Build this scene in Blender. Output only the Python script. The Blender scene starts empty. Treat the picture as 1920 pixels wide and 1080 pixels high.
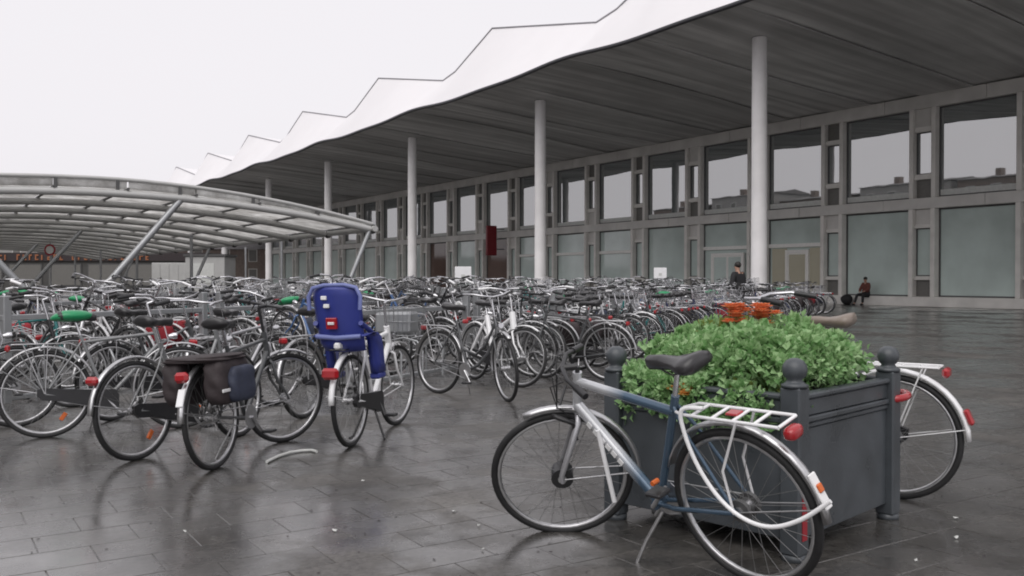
import bpy, math, random
from mathutils import Vector, Matrix
from math import sin, cos, pi, radians as R
rnd = random.Random(7)
S = bpy.context.scene
COL = S.collection

# ------------------------------------------------------------------ camera
cam = bpy.data.objects.new("camera", bpy.data.cameras.new("camera"))
COL.objects.link(cam)
cam.location = (0, 0, 1.3)
cam.rotation_euler = (R(90 - 0.61), 0, 0)
cam.data.sensor_width = 36
cam.data.lens = 31.9
cam.data.clip_end = 2000
S.camera = cam

# ------------------------------------------------------------------ sky, sun, exposure
SUN_EL, SUN_AZ = R(52), R(200)
wd = bpy.data.worlds.new("World"); S.world = wd; wd.use_nodes = True
nt = wd.node_tree; nt.nodes.clear()
sky = nt.nodes.new("ShaderNodeTexSky"); sky.sky_type = 'NISHITA'
sky.sun_disc = False; sky.sun_elevation = SUN_EL; sky.sun_rotation = SUN_AZ
sky.air_density = 1.0; sky.dust_density = 6.0
hs = nt.nodes.new("ShaderNodeHueSaturation"); hs.inputs['Saturation'].default_value = 0.05
mx = nt.nodes.new("ShaderNodeMixRGB"); mx.inputs[0].default_value = 0.86
mx.inputs[2].default_value = (8.6, 8.35, 8.7, 1)          # closed cloud layer
bg = nt.nodes.new("ShaderNodeBackground"); bg.inputs['Strength'].default_value = 0.10
wo = nt.nodes.new("ShaderNodeOutputWorld")
nt.links.new(sky.outputs[0], hs.inputs['Color']); nt.links.new(hs.outputs[0], mx.inputs[1])
nt.links.new(mx.outputs[0], bg.inputs[0]); nt.links.new(bg.outputs[0], wo.inputs[0])
sl = bpy.data.lights.new("sun", 'SUN'); sl.energy = 1.1; sl.angle = R(60); sl.color = (1, .97, .93)
so = bpy.data.objects.new("sun", sl); COL.objects.link(so)
so.rotation_euler = (pi/2 - SUN_EL, 0, pi - SUN_AZ)
S.view_settings.view_transform = 'Standard'; S.view_settings.look = 'None'
S.view_settings.gamma = 1; S.view_settings.use_curve_mapping = False
S.view_settings.exposure = 0.2
S.cycles.filter_width = 1.9
S.cycles.max_bounces = 7; S.cycles.transparent_max_bounces = 12

# ------------------------------------------------------------------ helpers
class MB:
    """collects shapes, links them as one mesh"""
    def __init__(s): s.v = []; s.f = []; s.m = []; s.cur = 0; s.sm = []
    def add(s, vs, fs, smooth=True):
        o = len(s.v); s.v += [tuple(p) for p in vs]
        for f in fs: s.f.append(tuple(i + o for i in f)); s.m.append(s.cur); s.sm.append(smooth)
        return s
    def tube(s, pts, r, n=6, caps=True, closed=False, flat=1.0):
        pts = [Vector(p) for p in pts]
        k = len(pts); rs = r if isinstance(r, (list, tuple)) else [r]*k
        vs = []; up = None
        for i, p in enumerate(pts):
            if closed: t = pts[(i+1) % k] - pts[i-1]
            else: t = pts[min(i+1, k-1)] - pts[max(i-1, 0)]
            t.normalize()
            if up is None:
                a = Vector((0, 0, 1)) if abs(t.z) < .9 else Vector((1, 0, 0))
                up = (a - t*a.dot(t)).normalized()
            else:
                up = up - t*up.dot(t)
                up = up.normalized() if up.length > 1e-6 else t.orthogonal().normalized()
            sd = t.cross(up)
            for j in range(n):
                a = 2*pi*(j+.5)/n
                vs.append(p + rs[i]*(cos(a)*up + sin(a)*sd*flat))
        fs = []
        for i in range(k if closed else k-1):
            for j in range(n):
                a, b = i*n + j, i*n + (j+1) % n
                c, d = ((i+1) % k)*n + (j+1) % n, ((i+1) % k)*n + j
                fs.append((a, b, c, d))
        s.add(vs, fs)
        if caps and not closed:
            s.add(vs[:n], [tuple(range(n-1, -1, -1))], False)
            s.add(vs[-n:], [tuple(range(n))], False)
        return s
    def ring(s, c, Rr, r, n=40, m=6, flat=1.0):
        """torus about the y axis"""
        return s.tube([(c[0] + Rr*cos(2*pi*i/n), c[1], c[2] + Rr*sin(2*pi*i/n)) for i in range(n)], r, m, closed=True, flat=flat)
    def box(s, c, d, M=None, bev=0):
        x, y, z = d[0]/2, d[1]/2, d[2]/2
        if bev:
            b = min(bev, x*.9, y*.9, z*.9)
            vs = []
            for sx in (-1, 1):
                for sy in (-1, 1):
                    for sz in (-1, 1):
                        vs += [(sx*(x-b), sy*(y-b), sz*z), (sx*(x-b), sy*y, sz*(z-b)), (sx*x, sy*(y-b), sz*(z-b))]
            id_ = lambda a, b_, c_, k: ((a*2+b_)*2+c_)*3 + k
            fs = []
            for c_ in (0, 1): fs.append((id_(0,0,c_,0), id_(1,0,c_,0), id_(1,1,c_,0), id_(0,1,c_,0)))
            for b_ in (0, 1): fs.append((id_(0,b_,0,1), id_(1,b_,0,1), id_(1,b_,1,1), id_(0,b_,1,1)))
            for a in (0, 1): fs.append((id_(a,0,0,2), id_(a,1,0,2), id_(a,1,1,2), id_(a,0,1,2)))
            for a in (0, 1):
                for b_ in (0, 1): fs.append((id_(a,b_,0,1), id_(a,b_,1,1), id_(a,b_,1,2), id_(a,b_,0,2)))
                for c_ in (0, 1): fs.append((id_(a,0,c_,0), id_(a,1,c_,0), id_(a,1,c_,2), id_(a,0,c_,2)))
            for b_ in (0, 1):
                for c_ in (0, 1): fs.append((id_(0,b_,c_,0), id_(1,b_,c_,0), id_(1,b_,c_,1), id_(0,b_,c_,1)))
            for a in (0, 1):
                for b_ in (0, 1):
                    for c_ in (0, 1): fs.append((id_(a,b_,c_,0), id_(a,b_,c_,1), id_(a,b_,c_,2)))
        else:
            vs = [(sx*x, sy*y, sz*z) for sx in (-1, 1) for sy in (-1, 1) for sz in (-1, 1)]
            fs = [(0,1,3,2), (4,6,7,5), (0,4,5,1), (2,3,7,6), (0,2,6,4), (1,5,7,3)]
        vs = [Vector(p) for p in vs]
        if M is not None: vs = [M @ p for p in vs]
        c = Vector(c)
        return s.add([p + c for p in vs], fs, False)
    def bx(s, x0, x1, y0, y1, z0, z1, bev=0):
        return s.box(((x0+x1)/2, (y0+y1)/2, (z0+z1)/2), (x1-x0, y1-y0, z1-z0), bev=bev)
    def ball(s, c, r, n=10, m=7):
        rr = r if isinstance(r, (list, tuple)) else (r, r, r)
        vs = []
        for i in range(1, m):
            th = pi*i/m
            for j in range(n):
                a = 2*pi*j/n
                vs.append((c[0]+rr[0]*sin(th)*cos(a), c[1]+rr[1]*sin(th)*sin(a), c[2]+rr[2]*cos(th)))
        t = len(vs); vs += [(c[0], c[1], c[2]+rr[2]), (c[0], c[1], c[2]-rr[2])]
        fs = [(i*n+j, (i+1)*n+j, (i+1)*n+(j+1) % n, i*n+(j+1) % n) for i in range(m-2) for j in range(n)]
        fs += [(t, j, (j+1) % n) for j in range(n)] + [(t+1, (m-2)*n+(j+1) % n, (m-2)*n+j) for j in range(n)]
        return s.add(vs, fs)
    def lathe(s, c, prof, n=14):
        vs = [(c[0]+r*cos(2*pi*j/n), c[1]+r*sin(2*pi*j/n), c[2]+z) for r, z in prof for j in range(n)]
        fs = [(i*n+j, i*n+(j+1) % n, (i+1)*n+(j+1) % n, (i+1)*n+j) for i in range(len(prof)-1) for j in range(n)]
        fs.append(tuple(range(n-1, -1, -1))); fs.append(tuple(range((len(prof)-1)*n, len(prof)*n)))
        return s.add(vs, fs)
    def loft(s, secs, caps=True):
        n = len(secs[0]); vs = [p for q in secs for p in q]
        fs = [(i*n+j, i*n+(j+1) % n, (i+1)*n+(j+1) % n, (i+1)*n+j) for i in range(len(secs)-1) for j in range(n)]
        if caps: fs += [tuple(range(n-1, -1, -1)), tuple(range((len(secs)-1)*n, len(secs)*n))]
        return s.add(vs, fs)
    def mat(s, i): s.cur = i; return s
    def mesh(s, name, mats):
        me = bpy.data.meshes.new(name); me.from_pydata(s.v, [], s.f)
        for m in (mats if isinstance(mats, (list, tuple)) else [mats]): me.materials.append(m)
        me.polygons.foreach_set('material_index', s.m)
        me.polygons.foreach_set('use_smooth', s.sm)
        me.update(); return me
    def build(s, name, mats, parent=None, **kw):
        return link(name, s.mesh(name, mats), parent, **kw)

def link(name, me, parent=None, label=None, cat=None, group=None, kind=None, mat=None):
    o = bpy.data.objects.new(name, me); COL.objects.link(o)
    if parent is not None: o.parent = parent
    if mat is not None:
        o.material_slots[0].link = 'OBJECT'; o.material_slots[0].material = mat
    tag(o, label, cat, group, kind)
    return o
def tag(o, label=None, cat=None, group=None, kind=None):
    if label: o['label'] = label
    if cat: o['category'] = cat
    if group: o['group'] = group
    if kind: o['kind'] = kind
def thing(name, label, cat, loc=(0, 0, 0), rot=(0, 0, 0), group=None):
    o = bpy.data.objects.new(name, None); COL.objects.link(o); o.empty_display_size = .2
    o.location = loc; o.rotation_euler = rot; tag(o, label, cat, group); return o

# ------------------------------------------------------------------ materials
def mat(name, col, rough=.5, metal=0.0, spec=.5, var=0.0, vscale=8.0, bump=0.0, bscale=60.0, coat=0.0, obj_var=0.0, rvar=0.0):
    m = bpy.data.materials.new(name); m.use_nodes = True
    t = m.node_tree; b = t.nodes['Principled BSDF']
    b.inputs['Base Color'].default_value = (*col, 1); b.inputs['Roughness'].default_value = rough
    b.inputs['Metallic'].default_value = metal; b.inputs['Specular IOR Level'].default_value = spec
    b.inputs['Coat Weight'].default_value = coat; b.inputs['Coat Roughness'].default_value = .08
    tc = t.nodes.new('ShaderNodeTexCoord')
    if var or rvar or obj_var:
        n = t.nodes.new('ShaderNodeTexNoise'); n.inputs['Scale'].default_value = vscale; n.inputs['Detail'].default_value = 6
        t.links.new(tc.outputs['Object'], n.inputs['Vector'])
        mr = t.nodes.new('ShaderNodeMapRange')
        for k, val in (('From Min', .25), ('From Max', .75), ('To Min', 1-var), ('To Max', 1+var)): mr.inputs[k].default_value = val
        t.links.new(n.outputs['Fac'], mr.inputs['Value'])
        hv = t.nodes.new('ShaderNodeHueSaturation'); hv.inputs['Color'].default_value = (*col, 1)
        if obj_var:
            oi = t.nodes.new('ShaderNodeObjectInfo'); m2 = t.nodes.new('ShaderNodeMapRange')
            m2.inputs['To Min'].default_value = 1-obj_var; m2.inputs['To Max'].default_value = 1+obj_var
            t.links.new(oi.outputs['Random'], m2.inputs['Value'])
            mu = t.nodes.new('ShaderNodeMath'); mu.operation = 'MULTIPLY'
            t.links.new(mr.outputs[0], mu.inputs[0]); t.links.new(m2.outputs[0], mu.inputs[1]); t.links.new(mu.outputs[0], hv.inputs['Value'])
        else: t.links.new(mr.outputs[0], hv.inputs['Value'])
        t.links.new(hv.outputs[0], b.inputs['Base Color'])
        if rvar:
            m3 = t.nodes.new('ShaderNodeMapRange'); m3.inputs['From Min'].default_value = .3; m3.inputs['From Max'].default_value = .7
            m3.inputs['To Min'].default_value = max(.02, rough-rvar); m3.inputs['To Max'].default_value = rough+rvar
            t.links.new(n.outputs['Fac'], m3.inputs['Value']); t.links.new(m3.outputs[0], b.inputs['Roughness'])
    if bump:
        n2 = t.nodes.new('ShaderNodeTexNoise'); n2.inputs['Scale'].default_value = bscale; n2.inputs['Detail'].default_value = 4
        t.links.new(tc.outputs['Object'], n2.inputs['Vector'])
        bp = t.nodes.new('ShaderNodeBump'); bp.inputs['Strength'].default_value = bump; bp.inputs['Distance'].default_value = .01
        t.links.new(n2.outputs['Fac'], bp.inputs['Height']); t.links.new(bp.outputs[0], b.inputs['Normal'])
    return m

TH = R(33); NX, NY = cos(TH), sin(TH)
def B(D, s, z=0): return Vector((NX*D - NY*s, NY*D + NX*s, z))       # station grid: D out to the facade, s along it

def paving_material(name, joints):
    m = bpy.data.materials.new(name); m.use_nodes = True
    t = m.node_tree; N = t.nodes.new; L = t.links.new; b = t.nodes['Principled BSDF']
    geo = N('ShaderNodeNewGeometry')
    def noise(scale, detail=4, rough=.55):
        n = N('ShaderNodeTexNoise'); n.inputs['Scale'].default_value = scale; n.inputs['Detail'].default_value = detail
        n.inputs['Roughness'].default_value = rough; L(geo.outputs['Position'], n.inputs['Vector']); return n.outputs['Fac']
    def rng(src, a, b_, c, d):
        r = N('ShaderNodeMapRange'); L(src, r.inputs['Value'])
        for k, val in (('From Min', a), ('From Max', b_), ('To Min', c), ('To Max', d)): r.inputs[k].default_value = val
        return r.outputs[0]
    def math_(op, a, b_):
        q = N('ShaderNodeMath'); q.operation = op
        for i, x in enumerate((a, b_)):
            if isinstance(x, (int, float)): q.inputs[i].default_value = x
            else: L(x, q.inputs[i])
        return q.outputs[0]
    big = noise(.55, 5); mid = noise(3.2, 5); fine = noise(38, 3); grit = noise(170, 2)
    wet = rng(math_('ADD', math_('MULTIPLY', big, .72), math_('MULTIPLY', mid, .28)), .43, .51, 0, 1)     # where the film of water stands
    dirt = rng(noise(1.3, 6, .65), .35, .7, .62, 1.35)
    base = N('ShaderNodeMixRGB'); base.inputs[1].default_value = (.055, .051, .047, 1); base.inputs[2].default_value = (.108, .102, .094, 1)
    L(rng(fine, .3, .7, 0, 1), base.inputs[0])
    col = base.outputs[0]
    if joints:
        mp = N('ShaderNodeMapping'); mp.vector_type = 'POINT'; mp.inputs['Rotation'].default_value = (0, 0, -TH)
        L(geo.outputs['Position'], mp.inputs['Vector'])
        br = N('ShaderNodeTexBrick'); br.offset = .5; br.inputs['Scale'].default_value = 1
        br.inputs['Brick Width'].default_value = .45; br.inputs['Row Height'].default_value = .30
        br.inputs['Mortar Size'].default_value = .004; br.inputs['Mortar Smooth'].default_value = .3
        br.inputs['Color1'].default_value = (.8, .8, .8, 1); br.inputs['Color2'].default_value = (1.2, 1.2, 1.2, 1)
        br.inputs['Mortar'].default_value = (.55, .53, .5, 1)
        L(mp.outputs[0], br.inputs['Vector'])
        mm = N('ShaderNodeMixRGB'); mm.blend_type = 'MULTIPLY'; mm.inputs[0].default_value = 1
        L(col, mm.inputs[1]); L(br.outputs['Color'], mm.inputs[2]); col = mm.outputs[0]
        slabv = None
    else:
        gi = geo.outputs['Random Per Island']; oi = N('ShaderNodeObjectInfo')
        q = math_('FRACT', math_('ADD', gi, oi.outputs['Random']), 0)
        slabv = rng(q, 0, 1, .88, 1.14)
    hv = N('ShaderNodeHueSaturation'); L(col, hv.inputs['Color'])
    v = dirt if slabv is None else math_('MULTIPLY', dirt, slabv)
    v = math_('MULTIPLY', v, rng(noise(7.5, 3), .58, .66, 1.0, .72))
    v = math_('MULTIPLY', v, rng(noise(26, 1), .70, .73, 1.0, .5))
    v = math_('MULTIPLY', v, rng(wet, 0, 1, 1.05, .75))
    L(v, hv.inputs['Value']); L(hv.outputs[0], b.inputs['Base Color'])
    ro = math_('ADD', rng(wet, 0, 1, .45, .2), math_('MULTIPLY', rng(mid, .3, .7, -.5, .5), .10))
    L(math_('MAXIMUM', ro, .03), b.inputs['Roughness'])
    b.inputs['IOR'].default_value = 1.5
    L(math_('MULTIPLY', wet, 1.0), b.inputs['Coat Weight']); L(rng(mid, .3, .7, .17, .36), b.inputs['Coat Roughness']); b.inputs['Coat IOR'].default_value = 1.55
    bp = N('ShaderNodeBump'); bp.inputs['Distance'].default_value = .004
    L(rng(wet, 0, 1, .55, .05), bp.inputs['Strength'])
    L(math_('ADD', math_('MULTIPLY', grit, .5), math_('MULTIPLY', fine, .9)), bp.inputs['Height'])
    L(bp.outputs[0], b.inputs['Normal'])
    bc = N('ShaderNodeBump'); bc.inputs['Distance'].default_value = .004; bc.inputs['Strength'].default_value = .12; L(fine, bc.inputs['Height']); L(bc.outputs[0], b.inputs['Coat Normal'])
    return m

M = {}
M['slab'] = paving_material('wet_paving', False)
M['ground'] = paving_material('wet_paving_far', True)
M['concrete'] = mat('concrete', (.72, .70, .665), .75, var=.14, vscale=1.3, bump=.15, bscale=30)
M['concrete_dark'] = mat('concrete_band', (.60, .585, .56), .7, var=.15, vscale=.9, bump=.1, bscale=25)
M['column'] = mat('column_paint', (.77, .755, .755), .55, var=.12, vscale=.9)
M['soffit'] = mat('soffit_board', (.53, .525, .52), .6, var=.10, vscale=.6, obj_var=.16)
M['roof_white'] = mat('white_roof', (.78, .765, .78), .6, var=.02, vscale=.5)
M['roof_edge'] = mat('roof_edge_metal', (.035, .035, .04), .5)
M['capping'] = mat('capping_metal', (.34, .33, .35), .5, metal=.3)
M['panel_dark'] = mat('dark_infill', (.16, .155, .145), .5, var=.1)
M['white_frame'] = mat('white_frame', (.80, .79, .76), .45, var=.05)
M['sill'] = mat('pale_sill', (.58, .59, .57), .6, var=.1)
def glass(name, col, rough=.02, ior=2.3, em=None):
    m = mat(name, col, rough, spec=.5, var=.25, vscale=.35)
    b = m.node_tree.nodes['Principled BSDF']; b.inputs['IOR'].default_value = ior
    t = m.node_tree; n2 = t.nodes.new('ShaderNodeTexNoise'); n2.inputs['Scale'].default_value = .55; n2.inputs['Detail'].default_value = 2
    t.links.new(t.nodes['Texture Coordinate'].outputs['Object'], n2.inputs['Vector'])
    bp = t.nodes.new('ShaderNodeBump'); bp.inputs['Strength'].default_value = .025; bp.inputs['Distance'].default_value = .06
    t.links.new(n2.outputs['Fac'], bp.inputs['Height']); t.links.new(bp.outputs[0], b.inputs['Normal'])
    if em: b.inputs['Emission Color'].default_value = (*em, 1); b.inputs['Emission Strength'].default_value = 1
    return m
M['glass_up'] = glass('upper_glass', (.10, .125, .13), .015, 4.3)
M['glass_low'] = glass('frosted_glass', (.55, .64, .61), .10, 1.7)
M['glass_warm'] = glass('lit_door_glass', (.26, .245, .20), .06, 1.5, (.05, .046, .035))
M['glass_red'] = glass('shop_glass', (.14, .095, .08), .1, 1.5)
M['red_sign'] = mat('red_sign', (.20, .008, .016), .4)
M['galv'] = mat('galvanised_steel', (.36, .37, .38), .38, metal=.55, var=.12, vscale=4)
M['steel_grey'] = mat('grey_painted_steel', (.48, .48, .47), .45, metal=.2, var=.08, vscale=2)
M['steel_dark'] = mat('dark_steel', (.10, .10, .10), .45, metal=.2, var=.1, vscale=2)
def translucent():
    m = bpy.data.materials.new('dirty_roof_glass'); m.use_nodes = True
    t = m.node_tree; t.nodes.clear(); N = t.nodes.new; L = t.links.new
    tc = N('ShaderNodeTexCoord')
    n = N('ShaderNodeTexNoise'); n.inputs['Scale'].default_value = 1.6; n.inputs['Detail'].default_value = 7; n.inputs['Roughness'].default_value = .7
    L(tc.outputs['Object'], n.inputs['Vector'])
    cr = N('ShaderNodeValToRGB'); cr.color_ramp.elements[0].position = .33; cr.color_ramp.elements[1].position = .68
    cr.color_ramp.elements[0].color = (.55, .54, .52, 1); cr.color_ramp.elements[1].color = (.98, .98, .97, 1)
    L(n.outputs['Fac'], cr.inputs[0])
    oi = N('ShaderNodeObjectInfo'); mr = N('ShaderNodeMapRange'); mr.inputs['To Min'].default_value = .86; mr.inputs['To Max'].default_value = 1.0
    L(oi.outputs['Random'], mr.inputs['Value'])
    hv = N('ShaderNodeHueSaturation'); L(cr.outputs[0], hv.inputs['Color']); L(mr.outputs[0], hv.inputs['Value'])
    tr = N('ShaderNodeBsdfTranslucent'); df = N('ShaderNodeBsdfDiffuse'); ms = N('ShaderNodeMixShader'); ms.inputs[0].default_value = .12
    gl = N('ShaderNodeBsdfGlossy'); gl.inputs['Roughness'].default_value = .15
    m2 = N('ShaderNodeMixShader'); m2.inputs[0].default_value = .05
    L(hv.outputs[0], tr.inputs[0]); L(hv.outputs[0], df.inputs[0]); L(tr.outputs[0], ms.inputs[1]); L(df.outputs[0], ms.inputs[2])
    L(ms.outputs[0], m2.inputs[1]); L(gl.outputs[0], m2.inputs[2])
    o = N('ShaderNodeOutputMaterial'); L(m2.outputs[0], o.inputs[0]); return m
M['roof_glass'] = translucent()
M['spoke'] = mat('spoke_steel', (.30, .30, .30), .4, metal=.7)
M['rubber'] = mat('tyre_rubber', (.018, .018, .019), .6, var=.2, vscale=20)
M['alu'] = mat('rim_aluminium', (.55, .55, .56), .28, metal=.85, var=.12, vscale=25)
M['chrome'] = mat('chromed_steel', (.62, .62, .64), .18, metal=.95, var=.1, vscale=30)
M['black_plastic'] = mat('black_plastic', (.022, .022, .024), .38, var=.2, vscale=15)
M['saddle'] = mat('wet_saddle', (.035, .034, .036), .28, var=.2, vscale=20)
M['red_lens'] = mat('red_lens', (.36, .012, .018), .2, coat=.6)
M['orange_lens'] = mat('orange_reflector', (.62, .13, .02), .25)
M['white_lens'] = mat('clear_lens', (.8, .8, .8), .12, spec=.8)
M['white_paint'] = mat('white_enamel', (.84, .84, .85), .25, coat=.5, var=.05, vscale=10)
M['tan_saddle'] = mat('tan_saddle', (.22, .18, .15), .3)
M['green_cover'] = mat('green_saddle_cover', (.02, .27, .11), .3, var=.15, vscale=14)
M['blue_seat'] = mat('blue_seat_plastic', (.032, .046, .25), .38, var=.12, vscale=7)
M['pale_blue'] = mat('pale_blue_trim', (.16, .19, .42), .4)
M['red_fabric'] = mat('red_fabric', (.30, .02, .03), .8)
M['bag_brown'] = mat('wet_brown_canvas', (.036, .027, .029), .7, var=.25, vscale=14, bump=.3, bscale=120)
M['bag_navy'] = mat('wet_navy_canvas', (.035, .042, .070), .65, var=.25, vscale=14, bump=.3, bscale=120)
M['planter'] = mat('slate_painted_steel', (.062, .070, .078), .36, var=.32, vscale=4, rvar=.14, bump=.08, bscale=90)
M['soil'] = mat('soil', (.03, .022, .016), .9)
PAINT = {
    'black': mat('black_enamel', (.02, .02, .022), .25, coat=.4, var=.15, vscale=8),
    'dark grey': mat('dark_grey_enamel', (.075, .078, .082), .3, coat=.3, var=.12, vscale=8),
    'silver': mat('silver_enamel', (.45, .45, .47), .28, metal=.5, coat=.3, var=.08, vscale=8),
    'grey': mat('grey_enamel', (.22, .225, .23), .3, metal=.2, coat=.3, var=.08, vscale=8),
    'white': M['white_paint'],
    'dark blue': mat('dark_blue_enamel', (.02, .035, .11), .25, coat=.5, var=.1, vscale=8),
    'blue': mat('blue_enamel', (.05, .12, .28), .25, coat=.5, var=.1, vscale=8),
    'red': mat('red_enamel', (.28, .018, .02), .25, coat=.5, var=.1, vscale=8),
    'green': mat('green_enamel', (.025, .09, .045), .25, coat=.5, var=.1, vscale=8),
    'maroon': mat('maroon_enamel', (.07, .014, .018), .25, coat=.5, var=.1, vscale=8),
    'teal': mat('teal_enamel', (.02, .16, .16), .25, coat=.5, var=.1, vscale=8),
}
def two_tone():
    m = mat('silver_to_blue_enamel', (.4, .42, .46), .25, metal=.35, coat=.5)
    t = m.node_tree; b = t.nodes['Principled BSDF']; tc = t.nodes['Texture Coordinate']
    sx = t.nodes.new('ShaderNodeSeparateXYZ'); t.links.new(tc.outputs['Object'], sx.inputs[0])
    r = t.nodes.new('ShaderNodeMapRange'); r.inputs['From Min'].default_value = .02; r.inputs['From Max'].default_value = .14
    t.links.new(sx.outputs[0], r.inputs['Value'])
    mi = t.nodes.new('ShaderNodeMixRGB'); mi.inputs[1].default_value = (.065, .11, .165, 1); mi.inputs[2].default_value = (.52, .53, .55, 1)
    t.links.new(r.outputs[0], mi.inputs[0]); t.links.new(mi.outputs[0], b.inputs['Base Color'])
    return m
M['two_tone'] = two_tone()
def leaf_mat(name, c1, c2):
    m = mat(name, c1, .45); t = m.node_tree; b = t.nodes['Principled BSDF']
    g = t.nodes.new('ShaderNodeNewGeometry'); mi = t.nodes.new('ShaderNodeMixRGB')
    mi.inputs[1].default_value = (*c1, 1); mi.inputs[2].default_value = (*c2, 1)
    t.links.new(g.outputs['Random Per Island'], mi.inputs[0]); t.links.new(mi.outputs[0], b.inputs['Base Color'])
    b.inputs['Subsurface Weight'].default_value = 0
    tl = t.nodes.new('ShaderNodeBsdfTranslucent'); ms = t.nodes.new('ShaderNodeMixShader'); ms.inputs[0].default_value = .3
    out = t.nodes['Material Output']; t.links.new(mi.outputs[0], tl.inputs[0])
    t.links.new(b.outputs[0], ms.inputs[1]); t.links.new(tl.outputs[0], ms.inputs[2]); t.links.new(ms.outputs[0], out.inputs[0])
    return m
M['leaf'] = leaf_mat('fresh_leaves', (.17, .35, .12), (.42, .60, .31))
M['leaf_yellow'] = leaf_mat('yellowing_leaves', (.20, .27, .06), (.30, .32, .10))
M['petal'] = leaf_mat('orange_petals', (.82, .25, .09), (.88, .40, .22))
M['petal_yellow'] = leaf_mat('amber_petals', (.75, .28, .05), (.80, .45, .15))
M['tree_leaf'] = leaf_mat('dark_tree_leaves', (.025, .045, .02), (.05, .08, .035))
M['bark'] = mat('bark', (.06, .05, .04), .9, var=.3)
M['brick'] = mat('brown_brick_wall', (.20, .16, .14), .85, var=.2, vscale=3)  # haze put into the house wall and tile colours, softening the mirrored skyline
M['brick_pale'] = mat('pale_render', (.34, .33, .32), .85, var=.1, vscale=1)
M['tiles'] = mat('roof_tiles', (.16, .15, .15), .7, var=.2, vscale=2)
M['shop_wall'] = mat('dark_shop_front', (.075, .073, .07), .5, var=.15, vscale=.6)
M['amber'] = mat('amber_lettering', (.34, .13, .06), .5)
M['skin'] = mat('skin', (.45, .27, .2), .6)
M['hair'] = mat('dark_hair', (.015, .012, .01), .6)
M['cloth_black'] = mat('black_clothing', (.018, .018, .02), .8, var=.2)
M['cloth_red'] = mat('rust_jacket', (.13, .04, .03), .8, var=.2)

def streaks(m, amt):
    t = m.node_tree; b = t.nodes['Principled BSDF']; tc = t.nodes['Texture Coordinate']
    mp = t.nodes.new('ShaderNodeMapping'); mp.inputs['Scale'].default_value = (.05, 1.7, 1)
    n = t.nodes.new('ShaderNodeTexNoise'); n.inputs['Scale'].default_value = 1; n.inputs['Detail'].default_value = 4
    mr = t.nodes.new('ShaderNodeMapRange')
    for k, v in (('From Min', .3), ('From Max', .7), ('To Min', 1-amt), ('To Max', 1+amt)): mr.inputs[k].default_value = v
    mu = t.nodes.new('ShaderNodeMixRGB'); mu.blend_type = 'MULTIPLY'; mu.inputs[0].default_value = 1
    src = b.inputs['Base Color'].links[0].from_socket
    t.links.new(tc.outputs['Object'], mp.inputs[0]); t.links.new(mp.outputs[0], n.inputs['Vector']); t.links.new(n.outputs['Fac'], mr.inputs['Value'])
    t.links.new(src, mu.inputs[1]); t.links.new(mr.outputs[0], mu.inputs[2]); t.links.new(mu.outputs[0], b.inputs['Base Color'])
streaks(M['soffit'], .3)
# ------------------------------------------------------------------ setting: ground and paving
gm = MB(); gm.add([(-400, -120, -.004), (400, -120, -.004), (400, 600, -.004), (-400, 600, -.004)], [(0, 1, 2, 3)], False)
ground = gm.build('ground', M['ground'], kind='structure')
pavement = thing('pavement', None, None); pavement['kind'] = 'structure'
slabs = []
for j in range(-4, 70):
    for i in range(-30, 60):
        D = (i + (.5 if j % 2 else 0))*.45 + .225; s_ = j*.30 + .15
        p = B(D, s_)
        if p.y < 3.2 or p.y > 17 or abs(p.x) > p.y*.60 + .5: continue
        slabs.append((p.length, D, s_))
slabs.sort()
def slab_shape(mb, w, h, ox=0, oy=0, M_=None, dz=0.0):
    x, y, b, t = w/2, h/2, .0025, .0012 + dz
    lo = -.012
    vs = []
    for z, e in ((lo, 0), (t-.003, 0), (t, b)):
        vs += [(-x+e, -y+e, z), (x-e, -y+e, z), (x-e, y-e, z), (-x+e, y-e, z)]
    if M_ is not None: vs = [M_ @ Vector(v) for v in vs]
    fs = [(k*4+a, k*4+(a+1) % 4, k*4+4+(a+1) % 4, k*4+4+a) for k in (0, 1) for a in range(4)] + [(8, 9, 10, 11)]
    mb.add(vs, fs, False)
sm_ = MB(); slab_shape(sm_, .4465, .2965); slab_me = sm_.mesh('paving_slab', M['slab'])
rest = MB()
for k, (d, D, s_) in enumerate(slabs):
    p = B(D, s_, rnd.uniform(0, .0012)); tx, ty = rnd.gauss(0, .0016), rnd.gauss(0, .0016)
    if k < 300:
        o = link('paving_slab', slab_me, pavement); o.location = p; o.rotation_euler = (tx, ty, TH)
    else:
        slab_shape(rest, .4465, .2965, M_=Matrix.Translation(p) @ Matrix.Rotation(TH, 4, 'Z') @ Matrix.Rotation(tx, 4, 'X') @ Matrix.Rotation(ty, 4, 'Y'))
rest.build('paving_slab_field', M['slab'], pavement, kind='stuff')

# ------------------------------------------------------------------ station building
D0, SB = 38.9, 45.0
st = thing('station_building', 'long two storey station with wavy white roof on tall pale columns', 'station', B(D0, SB), (0, 0, TH))
def L(D, s): return D - D0, s - SB
def sb(mb, Da, Db, sa, sb_, z0, z1, bev=.015): return mb.bx(Da-D0, Db-D0, sa-SB, sb_-SB, z0, z1, bev)
S0, S1 = -8.0, 123.0
sb(MB(), 39.6, 60, S0, S1, 0, 9.68, 0).build('wall', M['concrete_dark'], st)
sb(MB(), 38.45, 39.6, S0, S1, 0, .45).build('plinth', M['concrete'], st)
for k in range(26):                                                  # storey band and top band, in bay lengths
    a = S0 + k*4.975
    sb(MB(), 38.62, 39.25, a+.01, a+4.965, 4.5, 5.0).build('storey_band', M['concrete_dark'], st)
    sb(MB(), 38.70, 39.25, a+.01, a+4.965, 9.12, 9.74).build('top_band', M['concrete_dark'], st)
post_lo = MB().bx(-.35, .1, -.11, .11, .45, 4.5, .02).mesh('facade_post', M['concrete'])
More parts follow.
